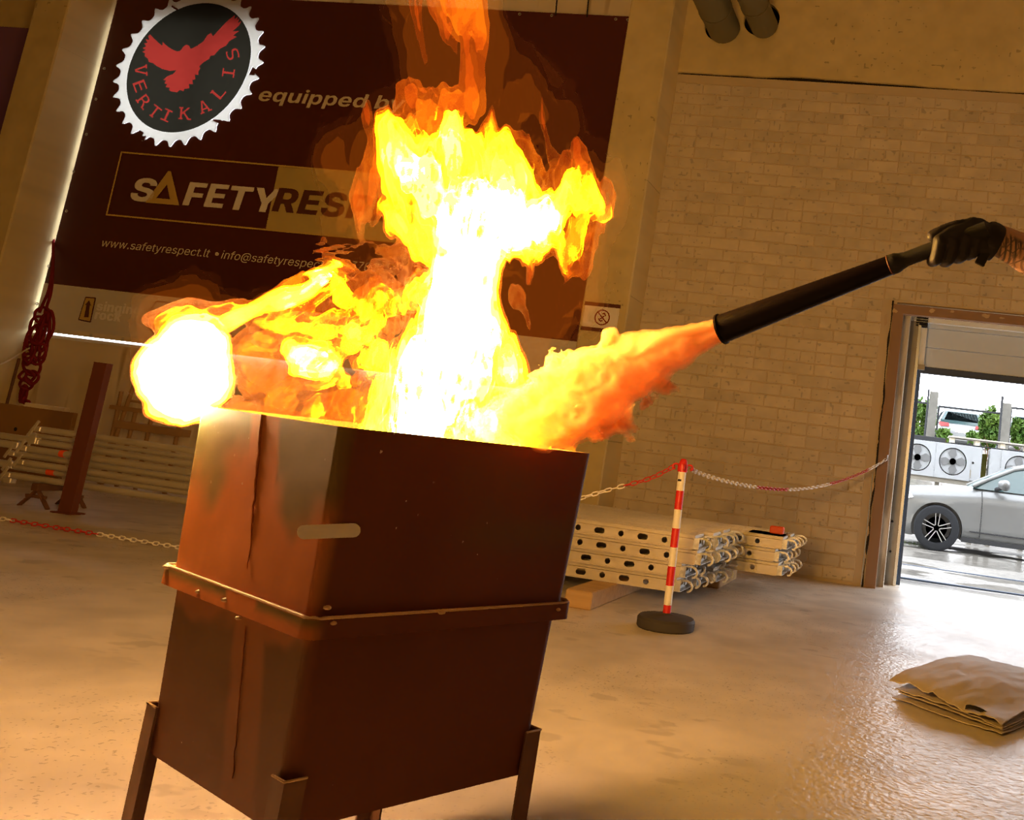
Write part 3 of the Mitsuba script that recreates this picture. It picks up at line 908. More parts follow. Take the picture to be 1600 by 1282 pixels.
# weld seam up the left side
sp = [pit_pt(-.001 - .0 * z, .148 + (.26 - .148) * (z - ZBOT) / .61, z) for z in np.linspace(ZF + .04, ZR, 26)]
sp = np.array([p + PIT_A * (dims(p[2])[0] - 0) for p in sp]) + np.random.default_rng(8).normal(0, .0007, (26, 3))
part(pit, 'weld_seam', tube(sp, np.linspace(.0008, .0034, 26), 6), 'm_steel', True, 'welded seam')
sp2 = np.array([pit_pt(dims(z)[0] + .004, .148 + (.26 - .148) * (z - ZBOT) / .61, z) for z in np.linspace(ZBOT + .04, ZF - .05, 20)])
part(pit, 'weld_seam', tube(sp2 + np.random.default_rng(9).normal(0, .0006, sp2.shape), .0012, 6), 'm_steel', True)
for (px, py, s) in ((262, 886, 1.5), (310, 925, 1), (352, 938, 1.2), (372, 966, 1), (521, 974, 1), (512, 950, 1.1), (690, 957, 1.3), (872, 953, 1)):
    a_side = px > 495
    n = PIT_L if a_side else PIT_A
    d = ray(px, py)
    base = pit_pt(dims(ZF)[0] - e, dims(ZF)[2] - e, ZF)
    p = CO + d * (np.dot(base - CO, n) / np.dot(d, n))
    m = trimesh.creation.icosphere(1, .0042 * s)
    m.vertices *= 1 + .35 * (meshkit.noise(m.vertices * 700 + px) - .5)[:, None]
    m.apply_scale([1.3, 1.3, .8])
    part(pit, 'weld_bead', moved(m, t=p), 'm_weld', True)
smear = LineString([(475, 832), (552, 829)]).buffer(11)
P0 = pit_pt(0, 0, 0)


def on_pit(poly, n, off, thick=.0006):
    """A flat mark, measured in the photo, on the upper sleeve's side with the outward normal n."""
    base = pit_pt(dims(.77)[0], dims(.77)[2], .77) + n * off
    g = np.array([CO + ray(x, y) * (np.dot(base - CO, n) / np.dot(ray(x, y), n)) for x, y in poly.exterior.coords[:-1]])
    return trimesh.convex.convex_hull(np.vstack([g, g + n * thick]))


# legs: four angle irons outside the corners
for i, (ca, cl) in enumerate(((0, 0), (1, 0), (0, 1), (1, 1))):
    b0 = dims(ZBOT)
    A_ = b0[1] if ca else b0[0]
    L_ = b0[3] if cl else b0[2]
    sa, sl = (1 if ca else -1), (1 if cl else -1)
    A_, L_ = A_ - sa * .001, L_ - sl * .001
    o, t, w = .0055, .0045, .036
    A2, L2 = A_ + sa * o, L_ + sl * o
    top = .335
    plates = []
    for (x0, x1, y0, y1) in ((A2 - sa * t, A2, L2 - sl * w, L2), (A2 - sa * w, A2, L2 - sl * t, L2)):
        k = np.array([pit_pt(a, l, 0) for a in (x0, x1) for l in (y0, y1)])
        plates.append(m3.Manifold(m3.Mesh(*(lambda h: (np.asarray(h.vertices, np.float32), np.asarray(h.faces, np.uint32)))(trimesh.convex.convex_hull(np.vstack([k, k + [0, 0, top]]))))))
    part(pit, 'leg', tm(plates[0] + plates[1]), 'm_rust')
    c = np.array(pit_pt(A2 + sa * .001, L2 - sl * w / 2, top))
    part(pit, 'leg_edge', tube([pit_pt(A2, L2 - sl * w, top), pit_pt(A2, L2, top), pit_pt(A2 - sa * w, L2, top)], .0022, 6), 'm_weld', True)
part(pit, 'pale_smear', on_pit(smear, -PIT_L, .0012), 'm_pale_smear', label='pale smear on the dark side')  # pale pill-shaped mark laid on the upper sleeve
scene['m_pale_smear'] = pr((.62, .58, .52), .9, .1)
# ------------------------------------------------------------------ flames
def surface_net(f, level):
    """Naive surface nets: a closed triangle mesh of f > level in grid units, facing outwards."""
    s = f > level
    c = np.zeros(tuple(n - 1 for n in f.shape), np.int8)
    for a in (0, 1):
        for b in (0, 1):
            for d in (0, 1):
                c += s[a:a + c.shape[0], b:b + c.shape[1], d:d + c.shape[2]]
    act = (c > 0) & (c < 8)
    ids = np.full(act.shape, -1, np.int32)
    I = np.argwhere(act)
    ids[act] = np.arange(len(I))
    acc, cnt = np.zeros((len(I), 3)), np.zeros(len(I))
    corner = np.array([(a, b, d) for a in (0, 1) for b in (0, 1) for d in (0, 1)])
    val = np.stack([f[I[:, 0] + a, I[:, 1] + b, I[:, 2] + d] for a, b, d in corner], 1)
    for p in range(8):
        for q in range(p + 1, 8):
            if np.abs(corner[p] - corner[q]).sum() == 1:
                x, y = val[:, p], val[:, q]
                on = (x > level) != (y > level)
                t = np.where(on, (level - x) / np.where(on, y - x, 1), 0)
                acc += on[:, None] * (corner[p] + t[:, None] * (corner[q] - corner[p]))
                cnt += on
    V = I + acc / cnt[:, None]
    faces = []
    for ax in range(3):
        o1, o2 = [(1, 2), (2, 0), (0, 1)][ax]
        sl = [slice(1, -1)] * 3
        sl[ax] = slice(0, -1)
        nx = [slice(1, -1)] * 3
        nx[ax] = slice(1, None)
        A, B = s[tuple(sl)], s[tuple(nx)]
        for flip in (False, True):
            E = np.argwhere((A & ~B) if not flip else (~A & B))
            off = np.ones(3, int)
            off[ax] = 0
            E = E + off
            d1, d2 = np.zeros(3, int), np.zeros(3, int)
            d1[o1], d2[o2] = 1, 1
            q = [ids[tuple((E - k).T)] for k in (d1 + d2, d2, d1 * 0, d1)]
            q = np.stack(q, 1)
            if flip:
                q = q[:, ::-1]
            faces.append(q)
    Q = np.vstack(faces)
    return V, np.vstack([Q[:, [0, 1, 2]], Q[:, [0, 2, 3]]])


from scipy.ndimage import map_coordinates


def keep_large(m, least):
    """Drops specks: pieces of fewer triangles than that."""
    from scipy.sparse import coo_matrix
    from scipy.sparse.csgraph import connected_components
    f = m.faces
    e = np.vstack([f[:, :2], f[:, 1:]])
    n, lab = connected_components(coo_matrix((np.ones(len(e)), (e[:, 0], e[:, 1])), shape=(len(m.vertices),) * 2), directed=False)
    ok = np.bincount(lab[f[:, 0]], minlength=n)[lab[f[:, 0]]] >= least
    return trimesh.Trimesh(m.vertices, f[ok], process=False)


ORIGIN = CO + CF * (UNIT * F)


def hot_frame(u, v, w):
    """From the heat field's frame (metres = units x UNIT) to the room."""
    return ORIGIN + ((u - PX) * UNIT)[:, None] * CR - ((v - PY) * UNIT)[:, None] * CU + (w * UNIT)[:, None] * CF


def soot(p, n, uv):
    return .10 + .10 * smoothstep(.45, .75, fbm(p.x * 9, p.y * 9, p.z * 5, 3))


scene['m_flame'] = {'type': 'blendbsdf', 'weight': proc(soot), 'a': {'type': 'null'}, 'b': pr((.02, .012, .006), 1, 0, two=True)}
scene['m_flame_clear'] = {'type': 'null'}
gu, gv, gw, heat = heat_field(STEP)
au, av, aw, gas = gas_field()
fire = thing('fire', 'tall white-hot and yellow fire with orange tongues blowing left out of the steel box', 'fire')
NAMES = ['orange_tongue', 'amber_flame', 'yellow_flame', 'white_core']
classes = {}
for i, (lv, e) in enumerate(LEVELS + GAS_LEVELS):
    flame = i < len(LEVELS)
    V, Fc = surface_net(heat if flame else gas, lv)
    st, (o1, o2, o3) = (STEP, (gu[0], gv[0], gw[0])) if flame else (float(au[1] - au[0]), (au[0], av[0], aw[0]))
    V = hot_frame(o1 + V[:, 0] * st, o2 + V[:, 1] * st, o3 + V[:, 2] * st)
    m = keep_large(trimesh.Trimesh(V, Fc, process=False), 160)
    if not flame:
        classes[('glow_haze', i, 0)] = ([m], np.array(e))  # haze around the flames: fire light put into the shells as emission
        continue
    # each spot glows by the heat of the gas just under it
    nrm = m.vertex_normals
    local = np.stack([nrm @ CR, -(nrm @ CU), nrm @ CF], -1)
    q = V - ORIGIN
    g0 = np.stack([(q @ CR / UNIT + PX - o1) / st, (-(q @ CU) / UNIT + PY - o2) / st, (q @ CF / UNIT - o3) / st], -1)
    hot = sum(wt * map_coordinates(heat, (g0 - local * k).T, order=1) for k, wt in ((1.5, .22), (3.5, .28), (6, .25), (9, .17), (13, .08)))
    hot = np.clip(hot * 1.05 + .02, max(lv * .9, BINS[0] + .001), e)[m.faces].mean(1)
    b = np.clip(np.searchsorted(BINS, hot) - 1, 0, len(BINS) - 2)
    for c in np.unique(b):
        h = (BINS[c] + BINS[c + 1]) / 2
        glow = np.exp([np.interp(h, RAMP_H, np.log(np.array(RAMP_C)[:, n])) for n in range(3)])
        name = 'orange_flame' if h < .31 else 'amber_flame' if h < .43 else 'yellow_flame' if h < .8 else 'white_core'
        sub_ = trimesh.Trimesh(m.vertices, m.faces[b == c], process=False)
        sub_.remove_unreferenced_vertices()
        classes.setdefault((name, c, i == 0), ([], glow))[0].append(sub_)
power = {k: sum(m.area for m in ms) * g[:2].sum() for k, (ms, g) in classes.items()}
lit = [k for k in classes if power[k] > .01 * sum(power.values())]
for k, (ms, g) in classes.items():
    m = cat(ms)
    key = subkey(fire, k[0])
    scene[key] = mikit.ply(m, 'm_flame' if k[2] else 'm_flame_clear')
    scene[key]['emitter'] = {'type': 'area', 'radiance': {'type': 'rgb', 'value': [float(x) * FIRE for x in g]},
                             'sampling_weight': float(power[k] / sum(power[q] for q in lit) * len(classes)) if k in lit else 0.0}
    labels[key] = {'kind': 'stuff'}
# ------------------------------------------------------------------ striped chain post and its chains
pc = onZ(1040, 976, .02)
pc[2] = 0
ptop = onY(1066.5, 733, pc[1])
post = thing('chain_post', 'red and white striped barrier post on a round black rubber base', 'barrier post')
part(post, 'base', moved(lathe([(0, 0), (.138, 0), (.146, .008), (.147, .045), (.138, .058), (.03, .070), (.024, .076), (0, .076)], 48), t=pc), 'm_black_rough', 35, 'round black rubber base')
ax = (ptop - pc) / np.linalg.norm(ptop - pc)
zs = [.07, .115, .21, .305, .40, .495, .59, .685, .785]
for i, (a, b) in enumerate(zip(zs[:-1], zs[1:])):
    part(post, 'pole_band', cyl(pc + ax * a, pc + ax * b, .0205, 24), 'm_red' if i % 2 == 0 else 'm_white', 40, 'red band' if i % 2 == 0 else 'white band')
hd = pc + ax * .785
part(post, 'head', moved(lathe([(0, 0), (.026, 0), (.027, .035), (.021, .045), (.0185, .058), (.012, .066), (0, .068)], 24), t=hd - [0, 0, .004]), 'm_red', 40, 'red cap')
for s in range(4):
    t = s * math.pi / 2 + .35
    d = np.array([math.cos(t), math.sin(t), 0])
    part(post, 'chain_hook', tube(spline([hd + d * .022 + [0, 0, .030], hd + d * .045 + [0, 0, .032], hd + d * .052 + [0, 0, .018], hd + d * .040 + [0, 0, .008]], 10), .005, 8), 'm_red', True)
part(post, 'label_patch', moved(rbox(.018, .003, .010, .0005), frame(pc + ax * .738 + np.array([-.004, -.0205, 0]), [1, 0, 0], [0, 1, 0])), 'm_black_matt')


def link_mesh(L=.046, W=.026, r=.0035):
    k, out = 7, []
    for s in (1, -1):
        for i in range(k):
            t = -math.pi / 2 + math.pi * i / (k - 1)
            out.append((s * ((L - W) / 2 + (W / 2 - r) * math.cos(t)), s * (W / 2 - r) * math.sin(t), 0))
    return tube(out, r, 6, closed=True)


LINK = {c: mikit.ply(link_mesh(), f'm_chain_{c}', True) for c in ('red', 'white')}


def chain(key, pts, colours, pitch=.036, scale=1.0):
    p = spline(pts, 400)
    s = np.concatenate([[0], np.cumsum(np.linalg.norm(np.diff(p, axis=0), axis=1))])
    n = int(s[-1] / pitch)
    cr = np.random.default_rng(n)
    for i in range(n):
        a, b = (np.array([np.interp(v, s, p[:, k]) for k in range(3)]) for v in (i * pitch, (i + 1) * pitch))
        x = (b - a) / np.linalg.norm(b - a)
        side = np.cross([0, 0, 1], x)
        side /= np.linalg.norm(side)
        up = np.cross(x, side)
        t = (.35 if i % 2 else .35 + math.pi / 2) + cr.normal(0, .15)
        y = side * math.cos(t) + up * math.sin(t)
        M = frame((a + b) / 2, x, y)
        M[:3, :3] *= scale
        col = next(c for lim, c in colours if i * pitch < lim)
        part(key, 'link', LINK[col], tw=T(M.tolist()), label=None)


def arc_len(pts, q):
    p = spline(pts, 400)
    s = np.concatenate([[0], np.cumsum(np.linalg.norm(np.diff(p, axis=0), axis=1))])
    return s[np.argmin(np.linalg.norm(p - q, axis=1))]


Yp = pc[1]
hl = hd + np.array([-.045, 0, .022])
L1 = [hl, onY(1000, 753, Yp), onY(920, 775, Yp), [-2.15, Yp, .36], [-2.6, Yp, .16], [-3.1, Yp, .045], [-3.6, Yp, .017], onY(265, 850, Yp) * [1, 1, 0] + [0, 0, .015], onY(130, 829, Yp) * [1, 1, 0] + [0, 0, .015], onY(0, 808, Yp) * [1, 1, 0] + [0, 0, .015], onY(0, 808, Yp) * [1, 1, 0] + [-1.0, .02, .015]]
L1 = [np.asarray(q, float) for q in L1]
q1 = arc_len(L1, onY(977, 758, Yp))
q2, q3, q4 = (arc_len(L1, onY(x, y, Yp)) for x, y in ((265, 850), (158, 836), (22, 812)))
left_chain = thing('barrier_chain', 'red and white plastic chain from the striped post down along the floor to the left', 'chain')
chain(left_chain, L1, [(q1, 'red'), (q1 + .55, 'white'), (q1 + 1.1, 'red'), (q1 + 1.65, 'white'), (q2 - .25, 'red'), (q3, 'white'), (q4, 'red'), (99, 'white')])
hr = hd + np.array([.045, .01, .02])
hookp = onY(1386, 717, YW - .03)
R1 = [hr]
for fx, (x, y) in ((.12, (1105, 744)), (.3, (1160, 758)), (.5, (1215, 765)), (.68, (1265, 763)), (.85, (1325, 748))):
    Yv = hr[1] + (hookp[1] - hr[1]) * fx
    R1.append(onY(x, y, Yv))
R1.append(hookp)
ln = arc_len(R1, hookp)
right_chain = thing('barrier_chain', 'red and white plastic chain sagging from the striped post to the doorway', 'chain')
chain(right_chain, R1, [(.05, 'red'), (ln * .36, 'white'), (ln * .53, 'red'), (ln * .74, 'white'), (ln * .91, 'red'), (99, 'white')])
k = thing('chain_hook', 'small hook on the pale door jamb holding the end of the sagging chain', 'hook')
put(k, tube(spline([hookp + [.0, .05, .03], hookp + [0, 0, .02], hookp + [.0, -.012, .0], hookp + [0, .0, -.015]], 12), .005, 8), 'm_galv', True)

# ------------------------------------------------------------------ stacked scaffold decks
DH, DW, DLEN = .078, .31, 2.30


def stadium(cx, cz, l, h):
    return LineString([(cx - (l - h) / 2, cz), (cx + (l - h) / 2, cz)]).buffer(h / 2, 8) if l > h else Point(cx, cz).buffer(h / 2, 8)


def deck_parts():
    out = {}
    rail = sbox(-DLEN, .004, 0, DH - .019)
    x = -.17
    i = 0
    while x > -DLEN + .1:
        rail = rail.difference(stadium(x, .034, .062 if i % 2 else .033, .033))
        x -= .131
        i += 1
    out['side_rail'] = moved(prism(rail, .003), FLAT, (0, .012, 0))
    out['side_rail_001'] = moved(prism(rail, .003), FLAT, (0, DW - .009, 0))
    lip = [sbox(0, DH - .012, .012, DH - .004), sbox(0, 0, .012, .007), sbox(.004, DH - .004, .02, DH)]
    prof = shapely.union_all([sbox(0, DH - .024, .046, DH - .017), sbox(.0, 0, .014, .006), sbox(.040, DH - .018, DW - .040, DH - .001), sbox(DW - .046, DH - .024, DW, DH - .017), sbox(DW - .014, 0, DW, .006)])
    M = np.array([[0, 0, 1, -DLEN], [1, 0, 0, 0], [0, 1, 0, 0], [0, 0, 0, 1.0]])
    ribs = cat([box((-DLEN, y, DH - .0015), (0, y + .012, DH + .002)) for y in np.linspace(.05, DW - .065, 7)])
    out['deck_plate'] = cat([moved(prism(g, DLEN), M) for g in prof.geoms if g.bounds[2] - g.bounds[0] > .1] + [ribs])
    out['lips'] = cat([moved(prism(g, DLEN), M) for g in prof.geoms if g.bounds[2] - g.bounds[0] <= .1])
    br = sbox(.01, .004, DW - .01, DH - .020).difference(stadium(DW * .5, DH * .5, .12, .03))
    out['end_bracket'] = moved(prism(br, .004), np.array([[0, 0, 1, 0], [1, 0, 0, 0], [0, 1, 0, 0], [0, 0, 0, 1.0]]))
    cheek = sbox(0, .0, .03, DH - .008)
    out['end_bracket'] = cat([out['end_bracket'], box((0, .012, .006), (.034, .016, DH - .012)), box((0, DW - .016, .006), (.034, DW - .012, DH - .012)), box((0, .012, .004), (.036, DW - .012, .007))])
    for n, yy in (('', .052), ('_001', DW - .052)):
        arc = [(.004, .058), (.052, .066), (.082, .056), (.094, .034), (.086, .014), (.072, .007)]
        c = LineString(spline([(a, b, 0) for a, b in arc], 14)[:, :2]).buffer(.0060, 3)
        out['hook' + n] = moved(prism(c, .008), FLAT, (0, yy + .004, 0))
        out['hook_plate' + n] = box((.006, yy - .026, .016), (.011, yy + .026, .064))
    return out


DP = deck_parts()
MATS = {'side_rail': 'm_alu', 'side_rail_001': 'm_alu', 'deck_plate': 'm_alu', 'lips': 'm_alu', 'end_bracket': 'm_galv'}
DPLY = {n: mikit.ply(m, MATS.get(n, 'm_galv')) for n, m in DP.items()}


def deck(x, y, z, label, group):
    k = thing('scaffold_deck', label, 'scaffold deck', group)
    tw = T().translate([x, y, z])
    for n in DPLY:
        scene[f'{k}__{n}'] = {**DPLY[n], 'to_world': tw}
    return k


YD = 5.45
zb = onY(1039, 924, YD)[2]
drng = np.random.default_rng(6)
ordn = ['top', 'second', 'third', 'bottom']
ends = [onY(px, py, YD)[0] for px, py in ((1081, 861), (1085, 880), (1061, 897), (1053, 918))]
pitch = .0815
row_names = ['front row', 'middle row', 'back row']
for r in range(3):
    for l in range(4):
        if r == 0:
            x = ends[l]
        else:
            x = np.mean(ends) + drng.normal(0, .035) + (.03 if l < 2 else -.02)
        deck(x, YD + r * (DW + .012), zb + (3 - l) * pitch, f'hooked metal scaffold deck, {ordn[l]} layer, {row_names[r]} of the stack behind the post', 'scaffold decks in the stack behind the striped post')
for i, px in enumerate((905, 250)):
    a = onZ(922, 955) if i == 0 else np.array([-3.1, 5.1, 0])
    k = thing('wood_block', ('square wooden bearer under the deck stack, beside the fire box', 'square wooden bearer under the hidden end of the deck stack')[i], 'timber', 'bearers under the front deck stack')
    put(k, moved(rbox(.15, 1.60, zb - .001, .006), t=(a[0] - .075, a[1] + .80, (zb - .001) / 2)), 'm_wood')
YD2 = YD + 3 * (DW + .012) + .10
zb2 = onY(1210, 900, YD2)[2]
ends2 = [onY(px, py, YD2)[0] for px, py in ((1221, 857), (1208, 878), (1213, 899))]
for r in range(2):
    for l in range(3):
        deck(ends2[l] + (drng.normal(0, .03) if r else 0), YD2 + r * (DW + .012), zb2 + (2 - l) * .087, f'metal scaffold deck, {["top", "middle", "bottom"][l]} layer, {["near", "far"][r]} row of the smaller stack by the brick wall', 'scaffold decks in the stack by the brick wall')
for i, xx in enumerate((ends2[0] - .45, ends2[0] - 1.9)):
    k = thing('wood_block', ('dark wooden bearer under the smaller deck stack, near its hooked end', 'dark wooden bearer under the smaller deck stack, behind the fire box')[i], 'timber', 'bearers under the back deck stack')
    put(k, moved(rbox(.12, .64, zb2 - .001, .006), t=(xx, YD2 + .33, (zb2 - .001) / 2)), 'm_wood')
ztop2 = zb2 + 2 * .087 + DH + .002
a = onY(1213, 838, YD2 + .12)
k = thing('orange_block', 'small orange plastic block on the smaller deck stack by the brick wall', 'block')
put(k, moved(rbox(.095, .06, .05, .006), t=(a[0], YD2 + .12, ztop2 + .035)), 'm_orange')
k = thing('red_strap', 'dark red folded strap lying over the end of the smaller deck stack', 'strap')
sx = ends2[0]
sm = wave_sheet(sx - .24, sx + .0, 0, .19, 0, .002, 20, 8)
sm.apply_transform(np.array([[1, 0, 0, 0], [0, 0, 1, YD2 + .02], [0, 1, 0, ztop2 + .006], [0, 0, 0, 1.0]]))
put(k, cat([sm, moved(sm, t=(0, 0, .003))]), 'm_rope_red', True)
k = thing('red_tape', 'red tape stuck along a deck edge right of the fire box', 'tape')
b = onY(957, 808, YD2 - .003)
put(k, moved(rbox(.095, .003, .016, .001), t=(b[0], YD2 - .0035, zb2 + 2 * .087 + DH - .010)), 'm_red')

# ------------------------------------------------------------------ tube rack at the left
YR = onZ(94, 802)[1]
c0, c1 = onZ(96, 803), onY(158, 567, YR)
rack = thing('rack_post', 'dark brown steel channel post standing in front of the stacked tubes', 'post')
w = .098
U = sbox(-w / 2, 0, w / 2, .05).difference(sbox(-w / 2 + .006, .006, w / 2 - .006, .06))
part(rack, 'channel', moved(prism(U, c1[2]), t=(c0[0], YR, 0)), 'm_rack')
part(rack, 'foot_plate', moved(rbox(.15, .12, .008, .002), t=(c0[0], YR + .03, .004)), 'm_rack')
scene['m_rack'] = pr((.125, .034, .016), .55, .4)
TUBES = [((140, 682), (68, 670)), ((143, 703), (66, 684)), ((130, 714), (48, 693)), ((126, 724), (28, 706)), ((132, 737), (42, 720)), ((121, 744), (24, 729)), ((113, 757), (20, 744)), ((135, 692), (60, 678))]
ring_names = ['topmost tube', 'second tube from the top', 'third tube from the top', 'fourth tube from the top', 'fifth tube from the top', 'tube with a red collar, second from the bottom', 'lowest tube', 'thin tube just under the topmost one']
zprev = []
for i, ((x, y), (xe, ye)) in enumerate(TUBES):
    Yt = YR + .085 + (.045 if i % 2 else 0) + (.05 if i == 7 else 0)
    p = onY(x, y, Yt)
    e = onY(xe, ye, Yt)
    r = .021 if i != 7 else .016
    a, b = np.array([e[0], Yt, p[2]]), np.array([-3.74, Yt, p[2]])
    k = thing('scaffold_tube', f'grey scaffold tube behind the brown post, {ring_names[i]}', 'tube', 'scaffold tubes in the left rack')
    part(k, 'pipe', cyl(a, b, r, 18), 'm_tube', 40)
    hx = a - [.03, 0, 0]
    part(k, 'ledger_head', cat([moved(rbox(.05, .038, .036, .006), t=hx), moved(rbox(.02, .012, .10, .003), np.array(trimesh.transformations.rotation_matrix(.5, [0, 1, 0])), hx + [-.02, -.02, .01])]), 'm_tube', label='cast wedge head')
    if i in (2, 5):
        part(k, 'collar', cyl(onY(75 if i == 5 else 96, 739 if i == 5 else 707, Yt) * [1, 0, 0] + [0, Yt, p[2]], onY(87 if i == 5 else 103, 741 if i == 5 else 708, Yt) * [1, 0, 0] + [0, Yt, p[2]], r + .002, 18), 'm_orange', 40, 'orange-red collar')
    zprev.append((a, b))
zlow = min(a[2] for a, b in zprev)
for i, xx in enumerate((c0[0] - .28, c0[0] + 1.4)):
    k = thing('trestle', ('low steel trestle under the left ends of the tubes', 'low steel trestle under the tubes behind the fire box')[i], 'trestle', 'trestles under the tubes')
    Y0, Y1 = YR + .05, YR + .33
    part(k, 'crossbar', bar([xx, Y0 - .03, zlow - .045], [xx, Y1 + .03, zlow - .045], .05, .045), 'm_rust')
    for yy in (Y0, Y1):
        for s in (-1, 1):
            part(k, 'leg', bar([xx + s * .005, yy, zlow - .066], [xx + s * .11, yy, .0], .03, .012), 'm_rust')
        part(k, 'stretcher', bar([xx - .075, yy, .07], [xx + .075, yy, .07], .02, .02), 'm_rust')
# a second, lower bundle that runs out of the frame
for i, ((x, y), (xe, ye), r) in enumerate((((10, 682), (50, 690), .021), ((10, 694), (22, 697), .024), ((8, 725), (14, 727), .024), ((6, 748), (12, 749), .02))):
    Yt = YR + .13
    p, e = onY(x, y, Yt), onY(xe, ye, Yt)
    k = thing('scaffold_tube', ['grey scaffold tube ending left of the stacked tubes, highest of the left bundle', 'thick grey tube ending left of the stacked tubes, second of the left bundle', 'thick grey tube of the left bundle, third down', 'grey tube of the left bundle, lowest'][i], 'tube', 'scaffold tubes of the left bundle')
    part(k, 'pipe', cyl([e[0], Yt, p[2]], [e[0] - 1.9, Yt, p[2]], r, 18), 'm_tube', 40)
    part(k, 'ledger_head', moved(rbox(.06, .05, .05, .006), t=(e[0] + .02, Yt, p[2])), 'm_tube')
# plank and sheet by the wall
Ypl = 6.9
a, b = onY(-60, 628, Ypl), onY(119, 646, Ypl)
k = thing('wooden_board', 'broad brown wooden board standing on edge behind the tubes at the left', 'board')
part(k, 'plank', moved(rbox(b[0] - a[0], .045, b[2], .004), t=((a[0] + b[0]) / 2, Ypl, b[2] / 2)), 'm_board')
scene['m_board'] = pr((.30, .16, .05), .7, .3)
c, d = onY(37, 640, Ypl - .01), onY(100, 647, Ypl - .01)
part(k, 'pale_edge', moved(rbox(d[0] - c[0], .05, .035, .003), t=((c[0] + d[0]) / 2, Ypl + .01, b[2] + .014)), 'm_letter', label='pale strip along the top edge')
part(k, 'knot', moved(lathe([(0, 0), (.016, 0), (.014, .002), (0, .002)], 16), FLAT, onY(24, 671, Ypl - .023)), 'm_dark_gap')
k = thing('grey_slat', 'narrow grey slat standing just right of the brown post', 'slat')
a, b = onY(141, 651, 6.7), onY(137, 690, 6.7)
put(k, bar([b[0], 6.7, 0], [a[0], 6.7, a[2]], .03, .012), 'm_tube')
k = thing('iron_rod', 'thin dark rod leaning in the corner under the hanging rope', 'rod')
a, b = onY(30, 560, 7.3), onY(10, 634, 7.3)
d = (b - a) / (a[2] - b[2])
put(k, tube([a, a + d * a[2]], .012, 8), 'm_rust', True)
# bench frame against the wall behind the tubes
Yb2 = 7.15
k = thing('work_trestle', 'rusty tube trestle standing against the stained wall left of the fireball', 'trestle')
P = lambda x, y: onY(x, y, Yb2)


def down(p, q):
    """The foot of the rod from photo point p through q."""
    a, b = P(*p), P(*q)
    return a, a + (b - a) * (a[2] / (a[2] - b[2]))


part(k, 'rail', bar(P(175, 636), P(300, 654), .06, .035), 'm_board2')
part(k, 'rail', bar(P(206, 627), P(262, 635), .04, .02), 'm_board2')
part(k, 'shelf', bar(P(187, 663), P(290, 678), .12, .06), 'm_board2')
for q, r in (((215, 586), (196, 640)), ((190, 612), (182, 650)), ((212, 644), (200, 690)), ((238, 648), (228, 692)), ((282, 655), (274, 692))):
    a, b = down(q, r)
    part(k, 'leg', tube([a, b], .017, 8), 'm_board2', True)
scene['m_board2'] = pr((.34, .20, .09), .65, .3)
# knotted red rope
rope = thing('knotted_rope', 'bundle of dark red rope hanging at the lower left corner of the banner', 'rope')
Yr = YC - .06
rr = np.random.default_rng(21)


def loopy(cx, cy, w, h, tilt, n=7, seed=0):
    r = np.random.default_rng(seed)
    out = []
    for i in range(n):
        t = 2 * math.pi * i / n
        u, v = w * math.cos(t) * r.uniform(.7, 1.25), h * math.sin(t) * r.uniform(.75, 1.2)
        x, y = cx + u * math.cos(tilt) - v * math.sin(tilt), cy + u * math.sin(tilt) + v * math.cos(tilt)
        out.append(onY(x, y, Yr + r.normal(0, .025)))
    return spline(out, 40, True)


part(rope, 'strand', tube(spline([onY(86, 300, YB - .03), onY(83, 400, YB - .1), onY(81, 446, Yr), onY(76, 470, Yr), onY(70, 490, Yr)], 24), .013, 7), 'm_rope_red', True)
part(rope, 'strand', tube(spline([onY(84, 400, YB - .08), onY(78, 446, Yr), onY(72, 465, Yr), onY(62, 488, Yr)], 20), .013, 7), 'm_rope_red', True)
for i, (x, y, w, h) in enumerate(((66, 495, 11, 14), (72, 510, 10, 26), (60, 515, 14, 22), (55, 530, 13, 20), (66, 535, 12, 24), (52, 548, 12, 18), (60, 552, 14, 16), (46, 560, 10, 8), (50, 572, 14, 14), (42, 588, 12, 9), (50, 590, 9, 12), (40, 600, 9, 8), (36, 615, 4, 13), (38, 617, 3, 14), (43, 630, 4, 3), (70, 520, 6, 30), (48, 538, 8, 30))):
    part(rope, 'loop', tube(loopy(x, y, w, h, .22, 7, 30 + i), .0128, 7, closed=True), 'm_rope_red', True)
k = thing('white_cord', 'thin white cord sloping from the left edge up to the red rope', 'cord')
put(k, tube(spline([onY(-60, 596, 6.7), onY(0, 570, 7.0), onY(25, 557, 7.3), onY(46, 544, Yr - .03)], 20), .008, 6), 'm_rope_white', True)
# ------------------------------------------------------------------ person with the extinguisher horn
HD = 1.62
HU = HD / F


def hp(u, v, w=0.0):
    """A point of the hand's frame: photo units at the hand's distance, w away from the camera."""
    return CO + CF * (HD + w * HU) + ((u - PX) * HU) * CR - ((v - PY) * HU) * CU


def ball(c, r, k=2):
    m = trimesh.creation.icosphere(k, r)
    m.apply_translation(c)
    return m


def bone(*cr):
    """Hull of spheres (centre, radius in metres) as a Manifold."""
    pts = np.vstack([ball(c, r, 1).vertices for c, r in cr])
    return m3.Manifold.hull_points(np.asarray(pts, np.float64))


def smooth_body(man, length, it=12, lam=.5):
    m = tm(man.refine_to_length(length))
    m.merge_vertices()
    trimesh.smoothing.filter_taubin(m, lamb=lam, nu=lam + .03, iterations=it)
    return m


px = lambda r: r * HU
# horn
mouth, tail = CO + ray(1126, 515) * 1.74, hp(1440, 396)
hax = (tail - mouth) / np.linalg.norm(tail - mouth)
hl_ = np.linalg.norm(tail - mouth)
horn = thing('extinguisher_horn', 'black extinguisher discharge horn held in the gloved hand, blowing powder at the fire', 'extinguisher horn')


